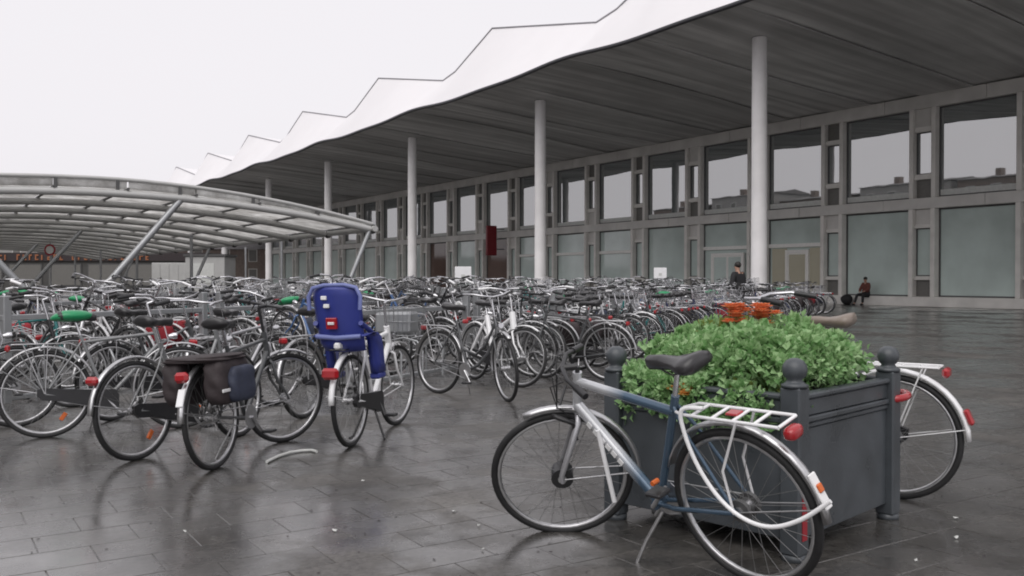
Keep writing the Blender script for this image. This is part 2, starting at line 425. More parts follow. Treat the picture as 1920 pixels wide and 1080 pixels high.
post_up = MB().bx(-.30, .1, -.11, .11, 5.0, 9.12, .02).mesh('facade_post', M['concrete'])
def bar(z0, z1): return MB().bx(-.2, .1, -.43, .43, z0, z1, .01).mesh('cross_bar', M['concrete'])
bars = [bar(8.05, 8.28), bar(5.86, 6.1), bar(3.62, 3.8), bar(1.22, 1.4)]
def inf(z0, z1): return MB().bx(-.02, .1, -.43, .43, z0, z1).mesh('infill_panel', M['panel_dark'])
inf_d = [inf(8.28, 9.12), inf(5.0, 5.86), inf(.45, 1.22)]
inf_c = [MB().bx(-.1, .1, -.43, .43, 8.28, 9.12).mesh('infill_panel', M['concrete_dark']),
         MB().bx(-.1, .1, -.43, .43, 5.0, 5.86).mesh('infill_panel', M['concrete_dark']),
         MB().bx(-.1, .1, -.43, .43, 3.8, 4.5).mesh('infill_panel', M['concrete_dark'])]
def winframe(w, z0, z1, t=.07):
    m = MB(); h = w/2
    m.bx(-.04, .08, -h, -h+t, z0, z1); m.bx(-.04, .08, h-t, h, z0, z1)
    m.bx(-.04, .08, -h+t, h-t, z0, z0+t); m.bx(-.04, .08, -h+t, h-t, z1-t, z1); return m
def pane_me(w, z0, z1, mt, t=.07): return MB().bx(0, .03, -w/2+t, w/2-t, z0+t, z1-t).mesh('pane', mt)
GW = 4.95 - 1.32
W_up = winframe(GW, 5.0, 9.12).mesh('window', M['steel_dark']); P_up = pane_me(GW, 5.0, 9.12, M['glass_up'])
W_lo = winframe(GW, .45, 4.5).mesh('window', M['steel_dark']); P_lo = pane_me(GW, .45, 4.5, M['glass_low'])
P_red = pane_me(GW, .45, 4.5, M['glass_red'])
sill_me = MB().bx(-.06, -.002, -GW/2+.08, GW/2-.08, 5.08, 5.34).mesh('sill', M['sill'])
W_n1 = winframe(.86, 6.1, 8.05, .05).mesh('window', M['steel_dark']); P_n1 = pane_me(.86, 6.1, 8.05, M['glass_up'], .05)
W_n2 = winframe(.86, 1.4, 3.62, .05).mesh('window', M['steel_dark']); P_n2 = pane_me(.86, 1.4, 3.62, M['glass_low'], .05)
transom = MB().bx(-.08, .1, -GW/2, GW/2, 2.95, 3.15, .01).mesh('transom', M['white_frame'])
def put(me, name, s, D=D0, par=None, mt=None):
    o = link(name, me, par or st, mat=mt)
    if par is None: o.location = (D-D0, s-SB, 0)
    return o
PC = [24.8 + 4.95*k for k in range(-6, 20)]
def door(s, w, leaves, mt, z1=2.75):
    m = MB(); t = .13; h = w/2
    m.bx(-.16, -.02, -h, -h+t, .02, z1); m.bx(-.16, -.02, h-t, h, .02, z1); m.bx(-.16, -.02, -h+t, h-t, z1-t, z1)
    d = put(m.mesh('door', M['white_frame']), 'door', s)
    lw = (w-2*t)/leaves
    for q in range(leaves):
        y0 = -h+t+q*lw
        f = MB(); f.bx(-.13, -.05, y0+.004, y0+.08, .03, z1-t-.004); f.bx(-.13, -.05, y0+lw-.08, y0+lw-.004, .03, z1-t-.004)
        f.bx(-.13, -.05, y0+.08, y0+lw-.08, z1-t-.1, z1-t-.004); f.bx(-.13, -.05, y0+.08, y0+lw-.08, .03, .2)
        f.build('door_leaf', M['white_frame'], d)
        MB().bx(-.11, -.09, y0+.08, y0+lw-.08, .2, z1-t-.1).build('pane', mt, d)
        MB().tube([(-.15, y0+lw*.5+(.35 if q == 0 else -.35)*lw, .9), (-.15, y0+lw*.5+(.35 if q == 0 else -.35)*lw, 1.4)], .015).build('handle', M['chrome'], d)
for k, s in enumerate(PC):
    for e in (-.55, .55):
        put(post_lo, 'facade_post', s+e); put(post_up, 'facade_post', s+e)
    for b_ in bars: put(b_, 'cross_bar', s)
    for q in range(3): put(inf_d[q], 'infill_panel', s) if (k+q) % 3 else put((inf_c[0], inf_c[1], inf_d[2])[q], 'infill_panel', s)
    put(inf_c[2], 'infill_panel', s)
    for w, p in ((W_n1, P_n1), (W_n2, P_n2)): put(p, 'pane', s, par=put(w, 'window', s))
    s2 = s + 2.475
    w = put(W_up, 'window', s2, D0+.05); put(P_up, 'pane', s2, par=w); put(sill_me, 'sill', s2, par=w)
    w = put(W_lo, 'window', s2, D0+.05); put(P_red if k in (13, 15) else P_lo, 'pane', s2, par=w)
    if k in (7, 8, 10, 11, 12): put(transom, 'transom', s2)
door(PC[8]+2.3, 2.5, 2, M['glass_low'])
door(PC[7]+2.3, 1.5, 1, M['glass_warm'], 2.8)
for e in (-1.25, 1.25): put(MB().bx(-.03, 0, -.5, .5, .5, 2.9).mesh('pane', M['glass_warm']), 'lit_pane', PC[7]+2.3+e)
# columns
TCOL = 14.85
SC = [24.3 + TCOL*k for k in range(-2, 7)]
colm = MB().lathe((0, 0, 0), [(.33, 0), (.33, .1), (.31, .12), (.30, 5), (.285, 10.55), (.285, 10.62)], 20).mesh('column', M['column'])
caph = MB().lathe((0, 0, 10.6), [(.30, 0), (.42, .12), (.46, .16), (.46, .3)], 20).mesh('column_head', M['steel_dark'])
for s in SC:
    c = put(colm, 'column', s, 27.2); link('column_head', caph, c)
# roof: wavy eave, soffit strips, folded white top
SR0 = 33.4; TR = 14.85
def prof(s, knots):
    t = ((s - SR0)/TR) % 1.0
    for (a, za), (b_, zb) in zip(knots, knots[1:]):
        if a <= t <= b_: return za + (zb-za)*(t-a)/(b_-a)
RIDGE = [(0, 13.25), (.30, 13.95), (.62, 15.05), (.93, 13.5), (1, 13.25)]
RIDGE = [(0, 13.2), (.62, 15.05), (.90, 13.45), (1, 13.2)]
def ridge_z(s): return prof(s, RIDGE)
def eave_z(s):
    t = ((s - SR0)/TR) % 1.0
    return 10.93 + .085*cos(2*pi*t) + .04*cos(4*pi*t + .6)
DE, DR, DF = 24.0, 26.4, 38.75
NS = 52; step = (S1 + 1 - S0)/NS
for k in range(NS):
    a, b_ = S0 + k*step + .012, S0 + (k+1)*step - .012
    vs = []; fs = []
    nn = 8
    for q in (a, (a+b_)/2, b_):
        for i in range(nn+1):
            D = DE + .02 + (DF+1.2-DE)*i/nn; f = (D-DE)/(DF-DE)
            z = eave_z(q)*(1-f) + 9.74*f + .12*sin(pi*min(1, f))*cos(2*pi*(q-SR0)/TR) + (.07 if k % 2 else 0)*min(1, 6*f)
            vs.append((*L(D, q), z))
    m_ = nn+1
    for q in range(2):
        for i in range(nn): fs.append((q*m_+i, q*m_+i+1, (q+1)*m_+i+1, (q+1)*m_+i))
    n0 = len(vs); vs += [(x, y, z+.05) for x, y, z in vs]
    fs += [(0*m_+i, n0+i, n0+i+1, i+1) for i in range(nn)] + [(2*m_+i, 2*m_+i+1, n0+2*m_+i+1, n0+2*m_+i) for i in range(nn)]
    MB().add(vs, fs, False).build('soffit_panel', M['soffit'], st)
# dark edge strip
pts = [S0 + (S1+1-S0)*i/240 for i in range(241)]
def ribbon(name, fa, fb, mt, thick=None):
    vs = [p for q in pts for p in (fa(q), fb(q))]
    fs = [(2*i, 2*i+1, 2*i+3, 2*i+2) for i in range(len(pts)-1)]
    return MB().add(vs, fs, False).build(name, mt, st)
e = MB(); secs = []
for q in pts:
    x, y = L(DE, q); z = eave_z(q)
    secs.append([(x-.06, y, z-.03), (x+.06, y, z-.03), (x+.06, y, z+.11), (x-.06, y, z+.11)])
e.loft(secs).build('roof_edge', M['roof_edge'], st)
kn = sorted({S0, S1+1} | {SR0 + TR*(n+f) for n in range(-4, 8) for f in (0, .62, .90) if S0 < SR0 + TR*(n+f) < S1+1} | set(pts[::8]))
def fold(da, za, db, zb):
    vs = []; fs = []
    for i, q in enumerate(kn):
        vs += [(*L(da, q), za(q)), (*L(db, q), zb(q))]
        if i: fs.append((2*i-2, 2*i-1, 2*i+1, 2*i))
    return vs, fs
mb = MB()
mb.add(*fold(DE, lambda q: eave_z(q)+.09, DR, ridge_z), True)
mb.add(*fold(DR, ridge_z, 62, lambda q: ridge_z(q)-1.5), False)
mb.add(*fold(62, lambda q: ridge_z(q)-1.5, 62, lambda q: 9.0), False)
for q in (S0, S1+1):
    mb.add([(*L(DE, q), eave_z(q)), (*L(DR, q), ridge_z(q)), (*L(62, q), ridge_z(q)-1.5), (*L(62, q), 9.0), (*L(DF, q), 9.7)], [(0, 1, 2, 3, 4)], False)
mb.build('roof', M['roof_white'], st)
cp = MB(); cp.loft([[(*L(DR-.05, q), ridge_z(q)), (*L(DR+.12, q), ridge_z(q)), (*L(DR+.12, q), ridge_z(q)+.06), (*L(DR-.05, q), ridge_z(q)+.06)] for q in kn])
cp.build('ridge_capping', M['capping'], st)
# red sign on the facade
rs = thing('hanging_sign', 'tall dark red sign hung from the storey band of the station', 'sign', B(37.6, 60.9, 3.1), (0, 0, TH))
MB().bx(-.45, .45, -.12, .12, 0, 2.35, .03).build('sign_board', M['red_sign'], rs)
m = MB()
for z in (.5, 2.1): m.tube([(.5, 0, z), (1.2, 0, z)], .04)
m.build('bracket', M['steel_dark'], rs)

# ------------------------------------------------------------------ bicycle shelter
sh = thing('bicycle_shelter', 'long arched shelter of grimy glass on steel arches over the bicycle racks', 'shelter', B(3.6, 24.4), (0, 0, TH))
AD0, AD1, DCR = -4.0, 11.0, 3.6
def arch_z(D): return 3.42 - .0128*(D-DCR)**2
def sl_(D, s): return D-3.6, s-24.4
NA, AS = 15, 3.5
def arch(dz, r, n=8, a=AD0, b_=AD1, k=22):
    return MB().tube([(sl_(a+(b_-a)*i/k, 24.4)[0], 0, arch_z(a+(b_-a)*i/k)+dz) for i in range(k+1)], r, n)
arch_me = arch(0, .10).mesh('arch_beam', M['steel_grey'])
for k in range(NA):
    o = link('arch_beam', arch_me, sh); o.location.y = k*AS
# top rail over the first arch with short posts
MB().tube([(D-3.6, 0, arch_z(D) + .36 - .2*max(0, (D-4)/7)**1.5) for D in [AD0+(AD1-AD0)*i/24 for i in range(25)]], .055, 6).build('top_rail', M['steel_grey'], sh)
for D in (-2.5, -.5, 1.3, 2.7, 4.1, 5.6, 7.5, 9.3):
    MB().bx(D-3.6-.04, D-3.6+.04, -.04, .04, arch_z(D)+.08, arch_z(D)+.33-.2*max(0, (D-4)/7)**1.5).build('rail_post', M['steel_dark'], sh)
NP = 9
for i in range(NP):
    a, b_ = AD0 + (AD1-AD0)*i/NP + .02, AD0 + (AD1-AD0)*(i+1)/NP - .02
    vs = []
    for D in (a, (a+b_)/2, b_):
        for y in (.03, AS-.03): vs.append((D-3.6, y, arch_z(D)+.16))
    n0 = len(vs); vs += [(x, y, z+.02) for x, y, z in vs]
    fs = [(0, 1, 3, 2), (2, 3, 5, 4), (6, 8, 9, 7), (8, 10, 11, 9), (0, 6, 7, 1), (4, 5, 11, 10), (0, 2, 8, 6), (2, 4, 10, 8), (1, 7, 9, 3), (3, 9, 11, 5)]
    me = MB().add(vs, fs, False).mesh('roof_panel', M['roof_glass'])
    for k in range(NA-1):
        o = link('roof_panel', me, sh); o.location.y = k*AS
    pm = MB().tube([(b_+.02-3.6, -.1, arch_z(b_+.02)+.12), (b_+.02-3.6, (NA-1)*AS+.1, arch_z(b_+.02)+.12)], .035, 6)
    pm.build('purlin', M['steel_dark'], sh)
# front glass strip under the top rail
for i in range(NP):
    a, b_ = AD0 + (AD1-AD0)*i/NP + .02, AD0 + (AD1-AD0)*(i+1)/NP - .02
    vs = [(D-3.6, y, arch_z(D)+z-(.2*max(0, (D-4)/7)**1.5 if z > .2 else 0)) for D in (a, (a+b_)/2, b_) for y in (-.01, .01) for z in (.12, .31)]
    fs = [(0, 1, 5, 4), (4, 5, 9, 8), (2, 6, 7, 3), (6, 10, 11, 7), (1, 3, 7, 5), (5, 7, 11, 9), (0, 4, 6, 2), (4, 8, 10, 6), (0, 2, 3, 1), (8, 9, 11, 10)]
    MB().add(vs, fs, False).build('edge_pane', M['roof_glass'], sh)
for k in range(0, NA, 5):
    for D, t, r in ((2.9, 5.6, .085), (2.9, .2, .085), (9.75, 10.9, .07)):
        MB().tube([(D-3.6, k*AS, 0), (t-3.6, k*AS, arch_z(t)-.06)], r, 10).build('strut', M['galv'], sh)
for k in range(NA):
    MB().ball((AD1-3.6, k*AS, arch_z(AD1)), .13, 8, 6).build('arch_node', M['steel_dark'], sh)
MB().tube([(AD1-3.6, -.2, arch_z(AD1)+.02), (AD1-3.6, (NA-1)*AS+.2, arch_z(AD1)+.02)], .09, 8).build('edge_beam', M['steel_grey'], sh)
for k in range(3, NA, 3):
    MB().tube([(8.6-3.6, k*AS+.8, 0), (8.6-3.6, k*AS+.8, 2.95)], .06, 8).build('post', M['galv'], sh)

# ------------------------------------------------------------------ buildings beyond and across the square
def house(loc, rot, w, d, h, rh, wallm, label, nwin, storeys, group, shop=False):
    t = thing('house', label, 'house', loc, (0, 0, rot), group)
    MB().bx(-w/2, w/2, 0, d, 0, h).build('wall', wallm, t)
    m = MB(); o = .3
    m.loft([[(-w/2-o, -o, h), (-w/2-o, d+o, h), (-w/2-o, d/2, h+rh)], [(w/2+o, -o, h), (w/2+o, d+o, h), (w/2+o, d/2, h+rh)]])
    for i in range(len(m.sm)): m.sm[i] = False
    r = m.build('roof', M['tiles'], t)
    MB().bx(w*.25, w*.25+.7, d/2-.4, d/2+.4, h+rh*.4, h+rh+.9).build('chimney', M['brick'], r)
    for s_ in range(storeys):
        for i in range(nwin):
            x = -w/2 + w*(i+.5)/nwin; z = 1.0 + s_*h/storeys
            f = MB(); f.bx(x-.6, x+.6, -.05, .05, z-.08, z); f.bx(x-.6, x-.5, -.05, .05, z, z+1.5); f.bx(x+.5, x+.6, -.05, .05, z, z+1.5); f.bx(x-.6, x+.6, -.05, .05, z+1.5, z+1.6)
            fo = f.build('window', M['sill'] if storeys > 2 else M['concrete_dark'], t)
            MB().bx(x-.5, x+.5, -.02, .02, z, z+1.5).build('pane', M['panel_dark'], fo)
    return t
for k, (s, w, h, rh, wm, lab) in enumerate([
    (2, 13, 13.4, .7, 'brick', 'brown brick row house at the end facing the station'), (16, 13, 12.4, .7, 'brick_pale', 'pale rendered house mirrored in the station glass'),
    (30, 13, 13.6, .7, 'brick', 'brick house with the low roof across the square'), (44, 13, 15.0, .7, 'brick_pale', 'tallest pale house across the square'),
    (58, 13, 13.4, .7, 'brick', 'brick house beside the tallest pale house'), (72, 13, 13.6, .7, 'brick_pale', 'pale house near the far corner of the square'),
    (86, 13, 12.8, .7, 'brick', 'brick house at the far corner of the square'), (100, 13, 14.2, .7, 'brick_pale', 'pale flat house beyond the far corner of the square'), (114, 13, 13.2, .7, 'brick', 'brick flat roofed house last in the row across the square')]):
    house(B(-30, s), TH+pi/2, w, 9, h, rh, M[wm], lab, 4, 4, 'houses across the square')
house((-44, 122, 0), 0, 22, 10, 5.2, 2.2, M['brick'], 'brown brick house far behind the bicycle shelter', 6, 2, 'houses behind the shelter')
house((-66, 124, 0), 0, 20, 10, 5.6, 2.2, M['brick_pale'], 'pale house far behind the bicycle shelter beside the dark shop', 6, 2, 'houses behind the shelter')
house((-23, 126, 0), 0, 20, 10, 5.4, 2.0, M['brick'], 'brown brick house beyond the end of the station', 6, 2, 'houses behind the shelter')
sp = thing('shop', 'low dark shop front with an amber lettered strip seen under the shelter', 'shop', (-46, 92, 0))
MB().bx(-14, 15, 0, 8, 0, 3.9).build('wall', M['shop_wall'], sp)
MB().bx(-14, 15, -.25, -.01, 3.05, 3.9).build('fascia', M['bag_brown'], sp)
for k in range(7):
    x = -13 + k*4
    f = MB().bx(x, x+3.4, -.08, -.005, .5, 2.8).build('window', M['steel_dark'], sp)
    MB().bx(x+.12, x+3.28, -.1, -.082, .62, 2.68).build('pane', M['panel_dark'], f)
for k in range(30):
    if k in (7, 16, 21): continue
    x = -9 + k*.62; w = rnd.uniform(.28, .5); h = rnd.uniform(.35, .6)
    m = MB(); m.bx(x, x+.12, -.33, -.252, 3.15, 3.15+h)
    if k % 3: m.bx(x+.13, x+w, -.33, -.252, 3.15+h-.14, 3.15+h)
    if k % 2: m.bx(x+.13, x+w, -.33, -.252, 3.15, 3.27)
    m.build('letter_block', M['amber'], sp)
ki = thing('kiosk', 'grey square ticket kiosk standing under the far end of the shelter', 'kiosk', (-20.3, 60, 0))
MB().bx(-1.3, 1.3, 0, 2.4, 0, 2.75, .03).build('wall', M['steel_grey'], ki)
MB().bx(-1.4, 1.4, -.1, 2.5, 2.76, 2.9).build('roof', M['steel_dark'], ki)
MB().bx(-1.0, .6, -.03, -.004, 1.0, 2.3).build('window_panel', M['sill'], ki)
ki = thing('container', 'pale grey metal container behind the racks beside the shop', 'container', (-26.4, 70, 0))
MB().bx(-1.4, 1.4, 0, 3, .1, 2.5, .03).build('body', M['steel_grey'], ki)
for x in (-1.05, -.35, .35, 1.05): MB().bx(x-.3, x+.3, -.04, -.003, .25, 2.35).build('door_panel', M['steel_grey'], ki)
ts = thing('traffic_sign', 'round red rimmed traffic sign on a thin pole under the shelter', 'traffic sign', (-24.4, 48, 0))
MB().tube([(0, 0, 0), (0, 0, 3.2)], .05, 8).build('pole', M['galv'], ts)
MB().tube([(0, -.08, 2.8), (0, -.06, 2.8)], .30, 24).build('sign_board', M['red_fabric'], ts)
MB().tube([(0, -.095, 2.8), (0, -.081, 2.8)], .21, 24).build('sign_centre', M['sill'], ts)
LP = [(-17.9, 61, 'slim pale pole between the shelter posts and the station'), (-13.2, 52, 'slim steel pole with white top beyond the shelter')]
for x, y, lab in LP:
    o = MB().tube([(0, 0, 0), (0, 0, 3.4)], .07, 8).build('pole', M['galv']); o.location = (x, y, 0); tag(o, lab, 'pole', 'poles beyond the shelter')
def soft_box(c, h, e=4.0, wob=0.0, n=20, m=14):
    mb = MB().ball((0, 0, 0), 1, n, m); out = []
    for x, y, z in mb.v:
        k = (abs(x)**e + abs(y)**e + abs(z)**e)**(-1/e)
        x, y, z = x*k, y*k, z*k
        w = 1 + wob*(sin(5*x+3*z) + sin(7*z-4*y) + .6*sin(11*x*z+2))
        out.append((c[0]+h[0]*x*w, c[1]+h[1]*y*w, c[2]+h[2]*z*(1+.4*wob*sin(6*x))))
    mb.v = out; return mb
def tree(loc, h, r, label, seed):
    q = random.Random(seed)
    t = thing('tree', label, 'tree', loc, group='trees across the square')
    MB().tube([(0, 0, 0), (.1, 0, h*.3), (0, .1, h*.6), (0, 0, h*.85)], [.3, .24, .16, .05], 8).build('trunk', M['bark'], t)
    m = MB()
    for c in range(45):
        a = q.uniform(0, 2*pi); rr = r*q.random()**.5; cz = h*.65 + q.uniform(-.32, .36)*h*(1-.5*rr/r)
        for _ in range(40):
            p = Vector((rr*cos(a)+q.gauss(0, .5), rr*sin(a)+q.gauss(0, .5), cz+q.gauss(0, .4)))
            d1 = Vector((q.gauss(0, 1), q.gauss(0, 1), q.gauss(0, 1))).normalized()*.16; d2 = d1.orthogonal().normalized()*.12
            m.add([p-d1, p+d2, p+d1, p-d2], [(0, 1, 2, 3)], False)
    m.build('crown', M['tree_leaf'], t, kind='stuff')
tree(B(-20, 18), 17, 4.5, 'dark leafy tree mirrored in the station windows', 1)
tree(B(-20, 29), 14, 3.6, 'smaller dark tree beside the leafy tree across the square', 2)

# ------------------------------------------------------------------ bicycles
RH, FH = Vector((-.52, 0, .355)), Vector((.53, 0, .355))
BB, SC_, HB, HT = Vector((-.06, 0, .29)), Vector((-.25, 0, .80)), Vector((.36, 0, .70)), Vector((.315, 0, .87))
AX = (HT - HB).normalized()
def arc(c, r, a0, a1, n, y=0): return [(c[0]+r*cos(a0+(a1-a0)*i/n), y, c[2]+r*sin(a0+(a1-a0)*i/n)) for i in range(n+1)]
def guard(c, a0, a1, stay, fat=1.0):
    m = MB(); n = 18
    secs = []
    for i in range(n+1):
        a = a0 + (a1-a0)*i/n
        q = []
        for y, r in ((-.026*fat, .376), (-.015*fat, .390), (0, .394), (.015*fat, .390), (.026*fat, .376), (.013*fat, .384), (-.013*fat, .384)):
            q.append((c[0]+r*cos(a), y, c[2]+r*sin(a)))
        secs.append(q)
    m.loft(secs)
    for y in (-.05, .05):
        p = (c[0]+.385*cos(stay), y*.6, c[2]+.385*sin(stay)); m.tube([(c[0], y, c[2]), p], .004, 4)
    return m
_c = {}
def cm(key, fn, mats):
    if key not in _c: _c[key] = fn().mesh(key[0], mats)
    return _c[key]
def wheel_rim(c):
    m = MB(); m.ring(c, .317, .013, 44, 5, 1.1); m.tube([(c[0], -.05, c[2]), (c[0], .05, c[2])], .022, 8); m.tube([(c[0], -.03, c[2]), (c[0], -.02, c[2])], .035, 10); m.tube([(c[0], .02, c[2]), (c[0], .03, c[2])], .035, 10)
    return m
def wheel_tyre(c): return MB().ring(c, .338, .019, 48, 7)
def wheel_spokes(c, r=.0016, n=28):
    m = MB()
    for i in range(n):
        a = 2*pi*i/n; sd = 1 if i % 2 else -1; b_ = a + (.9 if (i//2) % 2 else -.9)
        m.tube([(c[0]+.03*cos(b_), .025*sd, c[2]+.03*sin(b_)), (c[0]+.31*cos(a), 0, c[2]+.31*sin(a))], r, 3, caps=False)
    return m
def frame_shape(ft, r=.016):
    m = MB()
    m.tube([HB - AX*.02, HT + AX*.02], r*1.25, 8)
    m.tube([BB, SC_ + (SC_-BB).normalized()*.03], r, 8)
    m.tube([BB + Vector((0, -.04, 0)), BB + Vector((0, .04, 0))], .024, 10)
    for y in (-1, 1):
        m.tube([BB + Vector((0, .02*y, 0)), BB + Vector((-.12, .045*y, .01)), RH + Vector((0, .062*y, 0))], r*.62, 6)
        m.tube([SC_ + Vector((0, .014*y, -.02)), SC_ + Vector((-.06, .04*y, -.12)), RH + Vector((0, .062*y, 0))], r*.5, 6)
    if ft == 'diamond':
        m.tube([SC_ + Vector((.01, 0, -.03)), HT + Vector((0, 0, -.04))], r*.95, 8); m.tube([BB, HB + AX*.04], r*1.1, 8)
    elif ft == 'sport':
        m.tube([SC_ + Vector((.01, 0, -.05)), HT + Vector((0, 0, -.03))], r*1.2, 10); m.tube([BB, HB + AX*.02], r*1.5, 10)
    elif ft == 'mixte':
        for y in (-.018, .018): m.tube([RH*.3 + SC_*.7 + Vector((.08, y, -.12)), HT + Vector((0, y*.5, -.05))], r*.6, 6)
        m.tube([BB, HB + AX*.03], r, 8)
    else:                                                             # low step-through
        lo = Vector((.10, 0, .36))
        m.tube([BB, lo, Vector((.24, 0, .50)), HB + AX*.02], r*1.15, 8)
        m.tube([BB*.55+SC_*.45, Vector((.06, 0, .47)), Vector((.20, 0, .59)), HT + Vector((.005, 0, -.06))], r*.95, 8)
    return m
def fork_shape(straight=False):
    m = MB(); m.tube([HB - AX*.02, HB + AX*.0], .022, 8)
    cr = HB - AX*.03
    for y in (-1, 1):
        if straight: m.tube([cr, cr + Vector((.0, .05*y, -.02)), FH + Vector((-.005, .06*y, .03)), FH + Vector((0, .06*y, -.01))], [.016, .018, .014, .012], 8)
        else: m.tube([cr, cr + Vector((.004, .045*y, -.02)), cr - AX*.17 + Vector((.01, .05*y, 0)), FH + Vector((-.04, .055*y, .07)), FH + Vector((0, .058*y, 0))], [.014, .013, .012, .009, .008], 7)
    return m
ST = HT + AX*.22
def bar_shape(kind):
    ST = HT + AX*(.05 if kind == 'low' else .22)
    m = MB(); m.tube([HT, ST], .012, 7)
    if kind == 'swept':
        m.tube([ST, ST + Vector((.05, 0, .02))], .013, 6)
        c = ST + Vector((.05, 0, .02))
        for y in (-1, 1): m.tube([c, c + Vector((.01, .10*y, .015)), c + Vector((-.04, .20*y, .04)), c + Vector((-.15, .275*y, .045)), c + Vector((-.29, .31*y, .02))], .0115, 6)
        for y in (-1, 1): m.tube([c + Vector((.02, .05*y, 0)), c + Vector((.06, .04*y, -.1)), HB + Vector((.07, .02*y, .06)), HB + Vector((.02, .03*y, -.05))], .003, 4, caps=False)
    else:
        m.tube([ST, ST + Vector((.07, 0, .01))], .015, 6)
        c = ST + Vector((.07, 0, .01))
        if kind == 'low': m.tube([c + Vector((-.09, -.25, -.035)), c + Vector((-.02, -.13, .0)), c, c + Vector((-.02, .13, .0)), c + Vector((-.09, .25, -.035))], .0125, 7)
        else: m.tube([c + Vector((-.05, -.30, .01)), c + Vector((-.01, -.12, .005)), c, c + Vector((-.01, .12, .005)), c + Vector((-.05, .30, .01))], .0125, 7)
        for y in (-1, 1):
            m.tube([c + Vector((0, .14*y, 0)), c + Vector((.07, .10*y, -.03)), HB + Vector((.09, .03*y, .05)), HB + Vector((.02, .03*y, -.05))], .003, 4, caps=False)
            m.tube([c + Vector((-.01, .16*y, -.01)), c + Vector((.03, .25*y, -.05))], .006, 5)
    return m
def grip_shape(kind, y):
    ST = HT + AX*(.05 if kind == 'low' else .22)
    if kind == 'swept':
        c = ST + Vector((.05, 0, .02)); a, b_ = c + Vector((-.17, .281*y, .042)), c + Vector((-.30, .312*y, .018))
    else:
        c = ST + Vector((.07, 0, .01)); a, b_ = c + (Vector((-.052, .185*y, -.016)) if kind == 'low' else Vector((-.027, .19*y, .008))), c + (Vector((-.093, .257*y, -.037)) if kind == 'low' else Vector((-.051, .31*y, .01)))
    return MB().tube([a, b_], .017, 8)
def saddle_shape(sc=1.0):
    m = MB(); secs = []
    for x, w, zt, zb in ((.155, .012, -.012, -.03), (.14, .026, .0, -.045), (.07, .032, .006, -.04), (.0, .05, .0, -.035), (-.06, .09, .012, -.045), (-.11, .108, .028, -.04), (-.135, .09, .03, -.02), (-.145, .05, .022, 0)):
        n = 10; q = []
        for j in range(n):
            a = 2*pi*j/n; yy = w*cos(a); s_ = sin(a)
            q.append((-.29+x*sc, yy*sc, .985 + (zt*s_ if s_ > 0 else -zb*s_*1.0) + (.02 if s_ > 0 else 0)*s_))
        secs.append(q)
    m.loft(secs)
    for y in (-.03, .03): m.tube([(-.20, y*.5, .96), (-.29, y, .935), (-.36, y, .955)], .004, 4)
    return m
def cover_shape():
    m = MB().ball((-.32, 0, .99), (.165, .115, .05), 14, 9)
    m.v = [(x, y*(1 - .55*max(0, (x+.30)/.15)), z - .25*max(0, -(x+.40))) for x, y, z in m.v]
    return m
def post_shape(): return MB().tube([SC_, SC_ + Vector((-.045, 0, .14))], .0125, 8)
def carrier_shape(r=.006):
    m = MB()
    for y in (-.06, .06): m.tube([(-.29, y*.5, .74), (-.34, y, .765), (-.76, y, .765)], r, 6)
    m.tube([(-.76, -.06, .765), (-.76, .06, .765)], r, 6)
    for x in (-.36, -.46, -.56, -.66): m.tube([(x, -.06, .765), (x, .06, .765)], r*.8, 6)
    m.tube([(-.34, 0, .765), (-.76, 0, .765)], r*.7, 5)
    for y in (-.07, .07):
        m.tube([(-.50, y*.85, .765), (-.52, y, .36)], r*.8, 5); m.tube([(-.68, y*.85, .765), (-.525, y, .36)], r*.8, 5)
    return m
def crank_shape():
    m = MB()
    m.tube([BB + Vector((0, -.045, 0)), BB + Vector((0, -.049, 0))], .088, 20)
    for y, d in ((-.07, 1), (.07, -1)): m.tube([BB + Vector((0, y*.8, 0)), BB + Vector((.11*d, y, -.125*d))], [.012, .009], 6)
    m.tube([BB + Vector((0, -.047, .085)), RH + Vector((0, -.047, .035))], .005, 4); m.tube([BB + Vector((0, -.047, -.085)), RH + Vector((0, -.047, -.035))], .005, 4)
    return m
def pedal_shape(d):
    y = -.125*d; p = BB + Vector((.11*d, y, -.125*d))
    m = MB().box(p, (.085, .085, .022), bev=.006); return m
def case_shape():
    m = MB(); secs = []
    for x, h0, h1 in ((-.58, -.02, .03), (-.54, -.05, .05), (-.40, -.045, .055), (-.14, -.07, .075), (.0, -.085, .09), (.03, -.05, .05)):
        zc = .355 + (.29-.355)*(x+.52)/.46
        secs.append([(x, -.068, zc+h0), (x, -.068, zc+h1), (x, -.038, zc+h1), (x, -.038, zc+h0)])
    m.loft(secs)
    for i in range(len(m.sm)): m.sm[i] = False
    return m
def stand_shape(double=False):
    m = MB()
    if double:
        for y in (-1, 1): m.tube([(-.12, .03*y, .27), (-.16, .13*y, .02), (-.20, .15*y, .005)], .010, 6)
    else: m.tube([(-.14, .04, .27), (-.17, .14, .10), (-.20, .205, -.03)], .008, 6)
    return m
def skirt_shape():
    m = MB()
    for y in (-.035, .035):
        for k in range(9):
            a = R(35 + 14*k); m.tube([(RH.x+.05*cos(a), y*1.5, RH.z+.05*sin(a)), (RH.x+.38*cos(a), y, RH.z+.38*sin(a))], .006, 4, caps=False)
    return m
